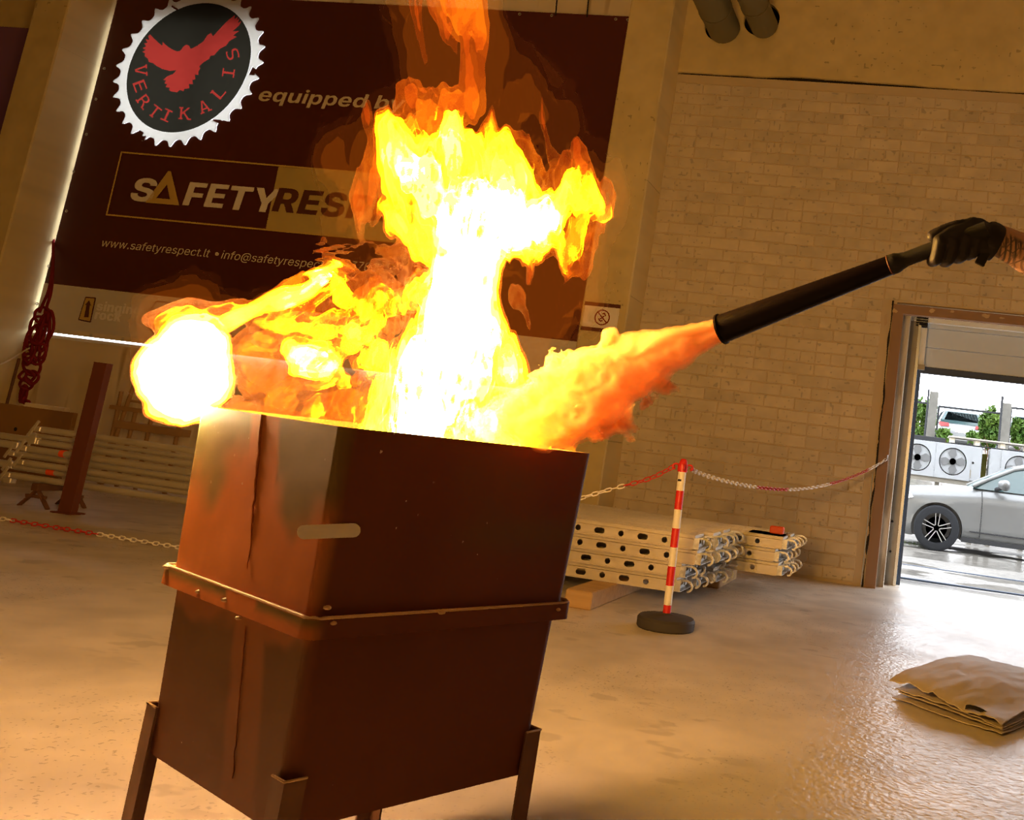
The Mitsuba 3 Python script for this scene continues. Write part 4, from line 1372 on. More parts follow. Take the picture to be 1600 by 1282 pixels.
def along(profile, p, axis, sides=36):
    m = lathe(profile, sides)
    y = np.cross(axis, [0, 0, 1])
    M = np.eye(4)
    y /= np.linalg.norm(y)
    M[:3, 0], M[:3, 1], M[:3, 2], M[:3, 3] = y, np.cross(axis, y), axis, p
    return moved(m, M)


part(horn, 'cone', along([(.0248, 0), (.0268, .002), (.0262, .02), (.0172, hl_ * .86), (.0150, hl_ * .862), (.0150, hl_ * .86), (.024, .012), (.0248, 0)], mouth, hax), 'm_black', 30, 'glossy black cone')
part(horn, 'rim', along([(.0262, 0), (.0292, .001), (.0292, .005), (.0262, .006), (.0252, .003), (.0262, 0)], mouth - hax * .001, hax), 'm_black', 30, 'rolled lip of the horn')
part(horn, 'collar', along([(.0150, 0), (.0178, 0), (.0180, .012), (.0150, .020), (.0128, .030), (.0128, .175), (0, .175), (0, 0.0), (.0150, 0)], mouth + hax * hl_ * .852, hax), 'm_black_matt', 30, 'matt black neck')
part(horn, 'bead_line', along([(.0178, 0), (.0186, .0015), (.0178, .003), (.017, .0015), (.0178, 0)], mouth + hax * hl_ * .85, hax), 'm_letter_dark', 30)
# glove: back of the hand towards the camera, four fingers round the pipe, the thumb along its top
fing = []
for (u, v, r, s) in ((1462, 388, 10.6, 1.0), (1481, 387, 11.2, 1.05), (1501, 383, 10.8, 1.0), (1519, 380, 9.6, .92)):
    k0, k1, k2, k3 = hp(u + 4, v - 9 * s, -25), hp(u - 2, v + 17 * s, -17), hp(u - 4, v + 20 * s, 6), hp(u - 1, v + 7 * s, 22)
    fing.append(bone((k0, px(r * 1.12)), (k1, px(r))) + bone((k1, px(r)), (k2, px(r * .95))) + bone((k2, px(r * .95)), (k3, px(r * .85))))
palm = bone((hp(1466, 379, -22), px(12.5)), (hp(1524, 369, -22), px(13)), (hp(1548, 372, -4), px(22)), (hp(1520, 356, -2), px(17)), (hp(1540, 384, -8), px(20)), (hp(1482, 368, -14), px(12)))
palm2 = bone((hp(1528, 362, 10), px(15)), (hp(1505, 362, 12), px(12)), (hp(1546, 372, 6), px(20)))
thumb = bone((hp(1528, 356, -2), px(16)), (hp(1496, 357, -4), px(13.5))) + bone((hp(1496, 357, -4), px(13.5)), (hp(1473, 363, -3), px(11.4))) + bone((hp(1473, 363, -3), px(11.4)), (hp(1457, 369, -2), px(9.6)))
g = palm + palm2 + thumb
for f in fing:
    g = g + f
glove_m = smooth_body(g, .0042, 8)
wv = glove_m.vertices
glove_m.vertices = wv + glove_m.vertex_normals * (.0022 * (meshkit.fbm(wv * 60, 3, 2) - .5) + .0012 * (meshkit.fbm(wv * 150, 2, 3) - .5))[:, None]
# arm, body and legs: joints measured at the hand, then carried on out of the frame
wr, el = hp(1558, 374, 0), hp(1778, 492, -10)
mid = hp(1625, 408, -2)
sh = el + np.array([.12, -.16, .24])
# the other shoulder and the rest of the figure stand to the right, facing the fire
face_dir = np.array([-.80, .55, 0])
face_dir /= np.linalg.norm(face_dir)
side = np.array([-face_dir[1], face_dir[0], 0])            # towards the left of the figure
sh[2] = 1.45
chest = sh - side * .19
B = lambda s, f, z: chest - side * s + face_dir * f + np.array([0, 0, z - chest[2]])
body = bone((wr, .0265), (mid, .036)) + bone((mid, .036), (el, .040)) + bone((el, .040), (sh, .056))
body = body + bone((B(0, 0, 1.40), .10), (B(0, -.01, 1.15), .12)) + bone((B(0, 0, 1.45), .055), (B(0, .02, 1.56), .055))
head = bone((B(0, .02, 1.66), .098), (B(0, .055, 1.60), .062)) + bone((B(0, .115, 1.635), .014), (B(0, .10, 1.665), .010)) + bone((B(.085, .02, 1.64), .018), (B(.088, .015, 1.665), .016)) + bone((B(-.085, .02, 1.64), .018), (B(-.088, .015, 1.665), .016))
el2, wr2 = B(.30, -.06, 1.15), B(.30, .06, .90)
body = body + head + bone((B(.20, 0, 1.43), .056), (el2, .040)) + bone((el2, .040), (wr2, .028)) + bone((wr2, .03), (B(.30, .08, .84), .034))
for s in (-1, 1):
    body = body + bone((B(.09 * s, 0, .92), .085), (B(.11 * s, .03, .50), .056)) + bone((B(.11 * s, .03, .50), .056), (B(.12 * s, .0, .09), .040))
body = body + bone((B(.08, 0, .95), .11), (B(-.08, 0, .95), .11), (B(0, -.01, 1.15), .12))
person = thing('person', 'person reaching in from the right with a tattooed forearm and a black work glove', 'person')
bm = smooth_body(body, .016, 6)
scene[person] = mikit.ply(bm, 'm_skin', True)


def skin_col(p, n, uv):
    x, y, z = p.x - wr[0], p.y - wr[1], p.z - wr[2]
    d = (el - wr) / np.linalg.norm(el - wr)
    s = x * d[0] + y * d[1] + z * d[2]
    q = x * CU[0] + y * CU[1] + z * CU[2] + s * float(-np.dot(d, CU))
    on = smoothstep(.004, .010, s) * smoothstep(.21, .19, s) * smoothstep(.016, .008, q)
    f1, f2, c = voronoi(s * 55, q * 55 + 4)
    edge = smoothstep(.16, .05, f2 - f1)
    bars = smoothstep(.1, .35, dr.sin(s * 700 + 4 * q * 100)) * smoothstep(.05, .035, s)
    blot = smoothstep(.52, .62, fbm(s * 90, q * 90, 3, 3))
    arcs = smoothstep(.55, .8, dr.sin(dr.sqrt(dr.square(s - .065) + dr.square(q + .01)) * 520))
    ink = on * dr.clip(dr.maximum(dr.maximum(edge * .8, bars), dr.maximum(blot * .75, arcs * .6 * smoothstep(.03, .045, s))), 0, 1)
    skin = mix((.50, .27, .16), (.60, .36, .23), fbm(p.x * 40, p.y * 40, p.z * 40, 2))
    return mix(skin, (.060, .042, .040), ink * .9)


scene['m_skin'] = pr(proc(skin_col), .5, .4)
gk = part(person, 'glove', glove_m, 'm_glove', True, 'black work glove')
fa = (mid - wr) / np.linalg.norm(mid - wr)
cf = along([(.0300, 0), (.0330, .006), (.0335, .016), (.0318, .027), (.0295, .0285), (.0285, .02), (.0285, .004), (.0300, 0)], hp(1536, 371, 0), fa, 40)
cf.vertices += cf.vertex_normals * (.0022 * (meshkit.fbm(cf.vertices * 45, 2, 7) - .5))[:, None]
part(gk, 'cuff', cf, 'm_glove', 40)
part(gk, 'strap_tab', moved(rbox(.017, .005, .052, .0015), frame(hp(1536, 394, -20), fa, CF)), 'm_black_matt')
hair = bone((B(0, -.005, 1.675), .105), (B(0, -.03, 1.63), .09))
hair = hair - bone((B(0, .14, 1.60), .12), (B(0, .10, 1.64), .06), (B(.0, .14, 1.5), .12))
part(person, 'hair', smooth_body(hair, .015, 3), 'm_hair', True)
scene['m_hair'] = pr((.05, .03, .02), .6, .3)
shirt = bone((B(.17, 0, 1.44), .080), (B(-.17, 0, 1.44), .080), (B(.11, -.02, 1.30), .135), (B(-.11, -.02, 1.30), .135), (B(.12, -.01, 1.15), .128), (B(-.12, -.01, 1.15), .128)) + bone((B(.12, 0, .98), .115), (B(-.12, 0, .98), .115), (B(.12, -.01, 1.15), .12), (B(-.12, -.01, 1.15), .12))
shirt = shirt + bone((sh, .072), (sh * .45 + el * .55, .066)) + bone((B(.20, 0, 1.43), .072), (B(.20, 0, 1.43) * .45 + el2 * .55, .064))
part(person, 'shirt', smooth_body(shirt, .02, 6), 'm_black_matt', True, 'black T-shirt')
tr = bone((B(.10, 0, .93), .118), (B(-.10, 0, .93), .118))
for s in (-1, 1):
    tr = tr + bone((B(.09 * s, 0, .90), .105), (B(.11 * s, .03, .50), .078)) + bone((B(.11 * s, .03, .50), .078), (B(.12 * s, .0, .09), .068))
part(person, 'trousers', smooth_body(tr, .02, 6), 'm_trousers', True)
scene['m_trousers'] = pr((.05, .055, .06), .85, .2)
for s in (-1, 1):
    shoe = bone((B(.12 * s, -.04, .045), .043), (B(.13 * s, .16, .034), .034), (B(.12 * s, 0, .09), .045))
    sm_ = smooth_body(shoe, .015, 4)
    sm_.vertices[:, 2] = np.maximum(sm_.vertices[:, 2], .001)
    part(person, 'shoe', sm_, 'm_black_rough', True)
hand = bone((wr2 + [0, 0, -.01], .034), (B(.30, .09, .83), .036))
for q in range(4):
    hand = hand + bone((B(.325 - .018 * q, .10, .82), .0115), (B(.33 - .018 * q, .115, .77), .0105)) + bone((B(.33 - .018 * q, .115, .77), .0105), (B(.325 - .018 * q, .10, .735), .009))
hand = hand + bone((B(.29, .11, .86), .014), (B(.275, .14, .80), .011))
part(person, 'glove', smooth_body(hand, .006, 5), 'm_glove', True)

# ------------------------------------------------------------------ the powder jet
JET = [((1127, 515.5), 18.5, 1.744, 1.0), ((1062, 541), 31, 1.76, 1.0), ((1000, 568), 45, 1.79, 1.0), ((930, 603), 60, 1.82, .95), ((868, 640), 62, 1.85, .85), ((800, 668), 52, 1.87, .7)]
PUFF = [((955, 655), 34, 1.92, .8), ((968, 668), 16, 1.92, .9), ((1008, 632), 12, 1.79, .4), ((1030, 596), 24, 1.79, .6), ((960, 548), 26, 1.80, .7), ((880, 585), 34, 1.83, .7)]


def jet_field(step):
    c = [CO + ray(*p) * d for p, r, d, s in JET + PUFF]
    r = [q[1] * q[2] / F for q in JET + PUFF]
    lo, hi = np.min(c, 0) - .14, np.max(c, 0) + .12
    n = np.ceil((hi - lo) / step).astype(int) + 1
    gx, gy, gz = (lo[k] + step * np.arange(n[k]) for k in range(3))
    P = np.stack(np.meshgrid(gx, gy, gz, indexing='ij'), -1).astype(np.float32)
    # distance run along the axis since the mouth, for the growth of the billows
    run = np.linalg.norm(P - c[0], axis=-1)
    amp = np.clip(run / .30, .0, 1)
    Q = P * 21
    w = np.stack([meshkit.fbm(Q + 11 * k, 4, 40 + k) - .5 for k in range(3)], -1)
    W = P + w * (.060 * amp)[..., None]
    f = np.zeros(P.shape[:3], np.float32)
    for i in range(len(JET) - 1):
        a, b = c[i], c[i + 1]
        d = b - a
        t = np.clip((W - a) @ d / (d @ d), 0, 1)
        rr = r[i] + (r[i + 1] - r[i]) * t
        s = JET[i][3] + (JET[i + 1][3] - JET[i][3]) * t
        dist = np.linalg.norm(W - a - t[..., None] * d, axis=-1)
        if i == 0:
            f = np.maximum(f, np.where((P - a) @ d > 0, 1, 0) * s * np.clip(1 - (dist / rr) ** 2, 0, 1))
        else:
            f = np.maximum(f, s * np.clip(1 - (dist / rr) ** 2, 0, 1))
    for j in range(len(JET), len(c)):
        dist = np.linalg.norm(P + w * .10 - c[j], axis=-1)
        f = np.maximum(f, (JET + PUFF)[j][3] * np.clip(1 - (dist / r[j]) ** 2, 0, 1))
    f *= (P - c[0]) @ (c[1] - c[0]) > -.002
    f[[0, -1]] = 0
    f[:, [0, -1]] = 0
    f[:, :, [0, -1]] = 0
    return lo, n, f


JSTEP = .006
jlo, jn, jf = jet_field(JSTEP)
jet = thing('powder_jet', 'thick orange-lit cloud of extinguishing powder blown from the black horn into the fire', 'powder cloud')
def puff_weight(k):
    def fn(p, n, uv):
        return (.16, .36, .55, .75)[k] * (.75 + .5 * fbm(p.x * 30, p.y * 30, p.z * 30, 3))
    return fn
for k, lv in enumerate((.04, .15, .32, .55)):
    jv, jfc = surface_net(jf, lv)
    m = trimesh.Trimesh(jlo + jv * JSTEP, jfc, process=False)
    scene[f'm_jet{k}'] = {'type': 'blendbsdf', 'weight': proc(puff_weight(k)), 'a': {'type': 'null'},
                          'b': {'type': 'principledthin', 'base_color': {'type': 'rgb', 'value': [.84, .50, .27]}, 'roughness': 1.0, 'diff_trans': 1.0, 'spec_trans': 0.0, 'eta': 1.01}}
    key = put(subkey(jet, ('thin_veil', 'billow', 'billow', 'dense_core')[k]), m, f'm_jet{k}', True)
    labels[key] = {'kind': 'stuff'}

# ------------------------------------------------------------------ folded tarpaulin on the floor
tarp = thing('tarpaulin', 'folded grey-beige tarpaulin lying on the floor in front of the doorway', 'tarpaulin')
TA, TB_ = onZ(1391, 1070, .06), onZ(1566, 1140, .03)
TC = onZ(1545, 1040, .03)
TDv = TB_ + (TC - TA)


def fold_sheet(za, zb, zc, zd, bulge, inset, seed, th=.004):
    n = 44
    s, t = np.meshgrid(np.linspace(inset, 1 - inset * .3, n), np.linspace(inset * .6, 1, n), indexing='ij')
    A, Bp, Cp, Dp = (np.array([q[0], q[1], z]) for q, z in ((TA, za), (TB_, zb), (TC, zc), (TDv, zd)))
    P = ((1 - s) * (1 - t))[..., None] * A + (s * (1 - t))[..., None] * Bp + ((1 - s) * t)[..., None] * Cp + (s * t)[..., None] * Dp
    hump = np.sin(np.pi * np.clip(t, 0, 1)) ** .8 * (.35 + .65 * np.sin(np.pi * np.clip(s * .9 + .1, 0, 1)))
    P[..., 2] += bulge * hump + (.050 * (meshkit.fbm(np.stack([s * 3.2 + seed, t * 3.2, s * 0], -1), 3, seed) - .5) + .026 * (meshkit.fbm(np.stack([s * 10, t * 6 + seed, s * 0], -1), 3, seed + 1) - .5)) * (.25 + bulge * 6)
    P[..., :2] += (.018 * (meshkit.fbm(np.stack([s * 4, t * 4, s * 0 + seed], -1), 3, seed + 5) - .5))[..., None]
    P[..., 2] = np.maximum(P[..., 2], .004)
    V = P.reshape(-1, 3)
    i, j = np.meshgrid(np.arange(n - 1), np.arange(n - 1), indexing='ij')
    q = np.stack([i * n + j, (i + 1) * n + j, (i + 1) * n + j + 1, i * n + j + 1], -1).reshape(-1, 4)
    f = np.vstack([q[:, [0, 1, 2]], q[:, [0, 2, 3]]])
    top = trimesh.Trimesh(V, f, process=False)
    rim = np.concatenate([np.arange(n) * n, (n - 1) * n + np.arange(1, n), np.arange(n - 2, -1, -1) * n + n - 1, np.arange(n - 2, 0, -1)])
    m = len(V)
    low = V - [0, 0, th]
    low[:, 2] = np.maximum(low[:, 2], .001)
    r2 = np.roll(rim, -1)
    side_f = np.vstack([np.stack([rim, rim + m, r2], 1), np.stack([r2, rim + m, r2 + m], 1)])
    return trimesh.Trimesh(np.vstack([V, low]), np.vstack([f, f[:, ::-1] + m, side_f]), process=False)


part(tarp, 'bottom_fold', fold_sheet(.012, .008, .006, .006, .004, .015, 3), 'm_tarp', 50)
part(tarp, 'middle_fold', fold_sheet(.034, .020, .02, .012, .012, .05, 7), 'm_tarp', 50)
part(tarp, 'inner_fold', fold_sheet(.052, .030, .028, .02, .03, .03, 11), 'm_tarp', 50)
part(tarp, 'top_fold', fold_sheet(.082, .042, .05, .03, .085, .0, 15), 'm_tarp', 50, 'bulging top layer')
sp_ = spline([onZ(1508, 1107, .055), onZ(1516, 1105, .075), onZ(1532, 1110, .07), onZ(1545, 1118, .055), onZ(1556, 1123, .05)], 16)
sv = np.vstack([sp_ - CF * .004 + [0, 0, .009], sp_ + CF * .004 - [0, 0, .009]])
n_ = len(sp_)
qi = np.arange(n_ - 1)
sf = np.vstack([np.stack([qi, qi + 1, qi + n_ + 1], 1), np.stack([qi, qi + n_ + 1, qi + n_], 1)])
part(tarp, 'strap', trimesh.Trimesh(sv, np.vstack([sf]), process=False), 'm_strap', True, label='black strap loop')
scene['m_strap'] = pr((.016, .015, .015), .7, .3, two=True)
# ------------------------------------------------------------------ the doorway
Xat = lambda x, y, Y: onY(x, y, Y)[0]
dz = lambda x, y, Y: onY(x, y, Y)[2]
door = struct('door_1', 'open sectional door in a brown steel frame at the right end of the brick wall')
YF, YJ, YT, YR2 = YW - .006, YW + .16, YW + .42, YW + .50
fx0, fx1 = Xat(1374, 690, YF), Xat(1391, 690, YF)
ztop = dz(1418, 477, YF)
zin = dz(1418, 491, YF)
part(door, 'frame', cat([box((fx0, YF, 0), (fx1, YF + .08, ztop)), box((fx0, YF, zin), (4.1, YF + .08, ztop))]), 'm_frame_brown', label='brown steel frame')
jx0, jx1 = Xat(1390, 690, YJ), Xat(1403, 690, YJ)
part(door, 'jamb', box((jx0 - .05, YJ, 0), (jx1, YW + .58, zin + .1)), 'm_plaster', label='pale plastered jamb')
tx0, tx1 = Xat(1402, 690, YT), Xat(1418, 690, YT)
part(door, 'track', cat([box((tx0, YT, 0), (tx1, YT + .05, zin + .1)), box((tx0, YT - .02, 0), (tx0 + .006, YT, zin)), box((tx1 - .006, YT - .02, 0), (tx1, YT, zin))]), 'm_track', label='grey steel track')
part(door, 'rail', box((tx1 - .002, YT - .03, 0), (Xat(1422, 690, YT), YT + .05, zin - .02)), 'm_rail', label='bright guide rail')
part(door, 'seal', box((Xat(1421, 690, YR2), YR2, 0), (Xat(1428, 690, YR2), YR2 + .06, zin)), 'm_seal', label='dark rubber seal')
for x, y in ((1394, 815), (1391, 862)):
    p = onY(x, y, YT - .004)
    part(door, 'bolt', moved(lathe([(0, 0), (.010, 0), (.008, .006), (0, .007)], 10), FLAT, p), 'm_black_matt', 40)
part(door, 'head_strip', box((jx1, YT, dz(1450, 504, YT)), (4.0, YT + .06, zin + .15)), 'm_white_metal', label='white strip over the door leaf')
z0, z1 = dz(1450, 574, YR2), dz(1450, 503, YR2)
n = 3
for i in range(n):
    part(door, 'panel', moved(rbox(4.0 - tx1, .04, (z1 + .12 - z0) / n - .003, .003), t=((tx1 + 4.0) / 2, YR2 + .03, z0 + (i + .5) * (z1 + .12 - z0) / n)), 'm_shutter', label='grey door leaf panel')
part(door, 'bottom_seal', box((tx1 + .01, YR2 + .005, z0 - .055), (4.0, YR2 + .055, z0)), 'm_seal', label='dark blue seal under the leaf')
bx = (Xat(1434, 545, YT), Xat(1446, 545, YT))
part(door, 'bracket', box((bx[0], YT + .01, dz(1440, 576, YT)), (bx[1], YT + .06, dz(1440, 512, YT))), 'm_white_metal', label='pale bracket at the corner of the leaf')
hz = (dz(1436, 512, YT), dz(1436, 495, YT))
part(door, 'hinge', cat([box((bx[0] - .035, YT - .01, hz[0] + .012 + i * .022), (bx[1], YT + .05, hz[0] + .027 + i * .022)) for i in range(int((hz[1] - hz[0]) / .022))]), 'm_black_matt', label='dark roller hardware')
part(door, 'foot_bracket', box((bx[0] - .01, YT - .005, dz(1440, 578, YT)), (bx[1] + .01, YT + .04, dz(1440, 570, YT))), 'm_track')
# broken plaster and the crack beside the frame
crk = np.random.default_rng(12)
zz = np.linspace(.0, 2.33, 90)
xc = fx0 - .002 + np.cumsum(crk.normal(0, .0035, 90)) * .0
wob = .022 * (meshkit.fbm(np.stack([zz * 4, zz * 0, zz * 0], -1), 4, 3) - .5)
wid = .002 + .008 * meshkit.noise(np.stack([zz * 9, zz * 0 + 4, zz * 0], -1))
crack = Polygon(list(zip(fx0 - .008 + wob - wid, zz)) + list(zip((fx0 - .008 + wob + wid)[::-1], zz[::-1])))
part(door, 'crack', on_wall(crack.buffer(0), YW - .006, .003), 'm_dark_gap', label='dark crack along the frame')
for (x, y, w, h) in ((1384, 500, .03, .10), (1398, 486, .05, .04), (1456, 486, .06, .035), (1488, 487, .04, .02), (1541, 494, .07, .035), (1565, 497, .05, .015), (1376, 640, .02, .06), (1364, 760, .02, .09), (1356, 830, .025, .08), (1371, 690, .02, .05), (1352, 870, .02, .05)):
    p = onY(x, y, YF - .002)
    a = np.linspace(0, 2 * np.pi, 14, endpoint=False)
    g = Polygon([(p[0] + w / 2 * math.cos(t) * crk.uniform(.6, 1.2), p[2] + h / 2 * math.sin(t) * crk.uniform(.6, 1.2)) for t in a]).buffer(0)
    part(door, 'plaster_chip', on_wall(g, YF - .001, .004), 'm_chip', label='chipped plaster')
scene['m_chip'] = pr((.55, .42, .27), .9, .2)


def jamb_col(p, n, uv):
    return mix((.62, .60, .56), (.34, .30, .25), smoothstep(.52, .70, fbm(p.x * 30, p.y * 8, p.z * 2.5, 4)))


scene['m_plaster'] = pr(proc(jamb_col), .85, .2)
cb = [onY(1367, 740, YW - .012), onY(1345, 916, YW - .012)]
part(door, 'corner_bead', tube([[cb[1][0], YW - .010, 0.0], [cb[1][0], YW - .010, cb[0][2]]], .004, 6), 'm_rail')

# ------------------------------------------------------------------ outside
YCAR = 15.9
ZG = float(onY(1463, 860.5, YCAR)[2])
ys = [YW + .62, YW + 1.2, 11, 13, 22, 24.5, 29, 34, 100]
zg = [-.035, -.06, -.20, ZG, ZG, .35, 1.75, 2.15, 2.6]
gz_at = lambda Y: float(np.interp(Y, ys, zg))
xsn = np.linspace(-30, 40, 71)
yy = np.interp(np.linspace(0, 1, 90), np.linspace(0, 1, len(ys)), ys)
gx, gy = np.meshgrid(xsn, yy, indexing='ij')
gz = np.interp(gy, ys, zg) + .05 * (meshkit.fbm(np.stack([gx * .7, gy * .7, gx * 0], -1), 3, 4) - .5) * (gy > YW + 1.3)
V = np.stack([gx, gy, gz], -1).reshape(-1, 3)
i, j = np.meshgrid(np.arange(len(xsn) - 1), np.arange(len(yy) - 1), indexing='ij')
m = len(yy)
q = np.stack([i * m + j, (i + 1) * m + j, (i + 1) * m + j + 1, i * m + j + 1], -1).reshape(-1, 4)
gr = struct('ground', 'wet yard outside the doorway')
put(gr, trimesh.Trimesh(V, np.vstack([q[:, [0, 1, 2]], q[:, [0, 2, 3]]]), process=False), 'm_ground', True)
for k, (px0, py0) in enumerate(((1420, 866), (1412, 884))):
    Yk = onZ(px0, py0, -.05)[1]
    part(gr, 'channel', moved(rbox(8, .05, .02, .004), t=(3, Yk, np.interp(Yk, ys, zg) + .004)), 'm_seal', label='dark drain slot across the threshold')
tuft = []
trng = np.random.default_rng(5)
tc = onZ(1424, 857, -.26)
for i in range(60):
    a = trng.uniform(0, 6.28)
    b = tc + np.array([trng.normal(0, .10), trng.normal(0, .08), 0])
    b[2] = np.interp(b[1], ys, zg) - .02
    d = np.array([math.cos(a), math.sin(a), 0]) * .03
    tuft.append(trimesh.Trimesh([b - d * .15, b + d * .15, b + d + [0, 0, trng.uniform(.04, .10)]], [(0, 1, 2)], process=False))
k = thing('grass_tuft', 'small tuft of grass on the wet yard in front of the silver car wheel', 'grass')
labels[k]['kind'] = 'stuff'
put(k, cat(tuft), 'm_leaf')

# silver car: lofted body in its own axes (x back from the nose, y to its right side, z up)
CARX = [0, .06, .16, .34, .60, .90, 1.20, 1.45, 1.60, 2.2, 3.0, 3.8, 4.25, 4.50, 4.60]
CTOP = [.66, .80, .90, .96, 1.00, 1.03, 1.06, 1.09, 1.11, 1.12, 1.12, 1.12, 1.10, 1.02, .86]
CBOT = [.34, .26, .22, .20, .20, .22, .22, .22, .22, .22, .22, .22, .25, .30, .40]
CWID = [.62, .74, .82, .88, .91, .93, .94, .94, .94, .94, .94, .93, .91, .88, .80]


def car_body():
    xs_ = np.linspace(0, 4.60, 60)
    rows = []
    for x in xs_:
        t, b, w = (np.interp(x, CARX, c) for c in (CTOP, CBOT, CWID))
        h = t - b
        half = [(0, b), (w * .88, b), (w * .955, b + .10), (w * .985, b + .26 * h), (w * .965, b + .42 * h), (w * 1.0, b + .66 * h), (w * .975, b + .80 * h), (w * .93, b + .90 * h), (w * .84, b + .965 * h), (w * .5, t - .004), (0, t)]
        pts = half + [(-y, z) for y, z in half[-2:0:-1]]
        rows.append([(x, y, z) for y, z in pts])
    R = np.array(rows)
    n, k = R.shape[:2]
    V = R.reshape(-1, 3)
    i, j = np.meshgrid(np.arange(n - 1), np.arange(k), indexing='ij')
    q = np.stack([i * k + j, i * k + (j + 1) % k, (i + 1) * k + (j + 1) % k, (i + 1) * k + j], -1).reshape(-1, 4)
    f = np.vstack([q[:, [0, 1, 2]], q[:, [0, 2, 3]]])
    V = np.vstack([V, R[0].mean(0), R[-1].mean(0)])
    jj = np.arange(k)
    f = np.vstack([f, np.stack([jj * 0 + n * k, (jj + 1) % k, jj], 1), np.stack([jj * 0 + n * k + 1, (n - 1) * k + jj, (n - 1) * k + (jj + 1) % k], 1)])
    mesh = trimesh.Trimesh(V, f, process=False)
    if mesh.volume < 0:
        mesh.invert()
    man = m3.Manifold(m3.Mesh(np.asarray(mesh.vertices, np.float32), np.asarray(mesh.faces, np.uint32)))
    for x in (.90, 3.71):
        for s in (-1, 1):
            c = m3.Manifold.cylinder(.34, .405, circular_segments=48).rotate([90, 0, 0]).translate([x, s * .78 + .17, .36])
            man = man - c
    return tm(man)


GX = [1.42, 1.62, 2.05, 2.35, 3.0, 3.7, 4.15, 4.42]
GT = [1.09, 1.22, 1.47, 1.56, 1.62, 1.60, 1.53, 1.16]


def car_top():
    rows = []
    for x, t in zip(GX, GT):
        h = t - 1.06
        wt = .86 - .22 * min(1, h / .5)
        half = [(0, 1.04), (.87, 1.06), (.86 - .19 * min(1, h / .5) * .55, 1.06 + h * .55), (wt + .02, 1.06 + h * .9), (wt - .08, 1.06 + h * .975), (0, t)]
        rows.append([(x, y, z) for y, z in half + [(-y, z) for y, z in half[-2:0:-1]]])
    R = np.array(rows)
    n, k = R.shape[:2]
    V = R.reshape(-1, 3)
    i, j = np.meshgrid(np.arange(n - 1), np.arange(k), indexing='ij')
    q = np.stack([i * k + j, i * k + (j + 1) % k, (i + 1) * k + (j + 1) % k, (i + 1) * k + j], -1).reshape(-1, 4)
    f = np.vstack([q[:, [0, 1, 2]], q[:, [0, 2, 3]]])
    V = np.vstack([V, R[0].mean(0), R[-1].mean(0)])
    jj = np.arange(k)
    f = np.vstack([f, np.stack([jj * 0 + n * k, (jj + 1) % k, jj], 1), np.stack([jj * 0 + n * k + 1, (n - 1) * k + jj, (n - 1) * k + (jj + 1) % k], 1)])
    mesh = trimesh.Trimesh(V, f, process=False)
    if mesh.volume < 0:
        mesh.invert()
    return mesh, R


BODY = car_body()
TOP, TR = car_top()
scene.update({'m_car_silver': pr((.18, .19, .195), .28, .6, .3, clearcoat=.8, clearcoat_gloss=.9), 'm_car_white': pr((.38, .38, .38), .3, .5, clearcoat=.7, clearcoat_gloss=.9), 'm_car_dark': pr((.05, .06, .08), .3, .5, clearcoat=.7, clearcoat_gloss=.9),
              'm_car_glass': pr((.045, .085, .09), .08, .8), 'm_tyre': pr((.016, .018, .022), .75, .3), 'm_rim': pr((.40, .40, .39), .3, .6, .6), 'm_tail': pr((.28, .014, .014), .3, .5), 'm_trim_dark': pr((.03, .032, .036), .6, .3), 'm_lamp_glass': pr((.80, .82, .84), .15, .6)})


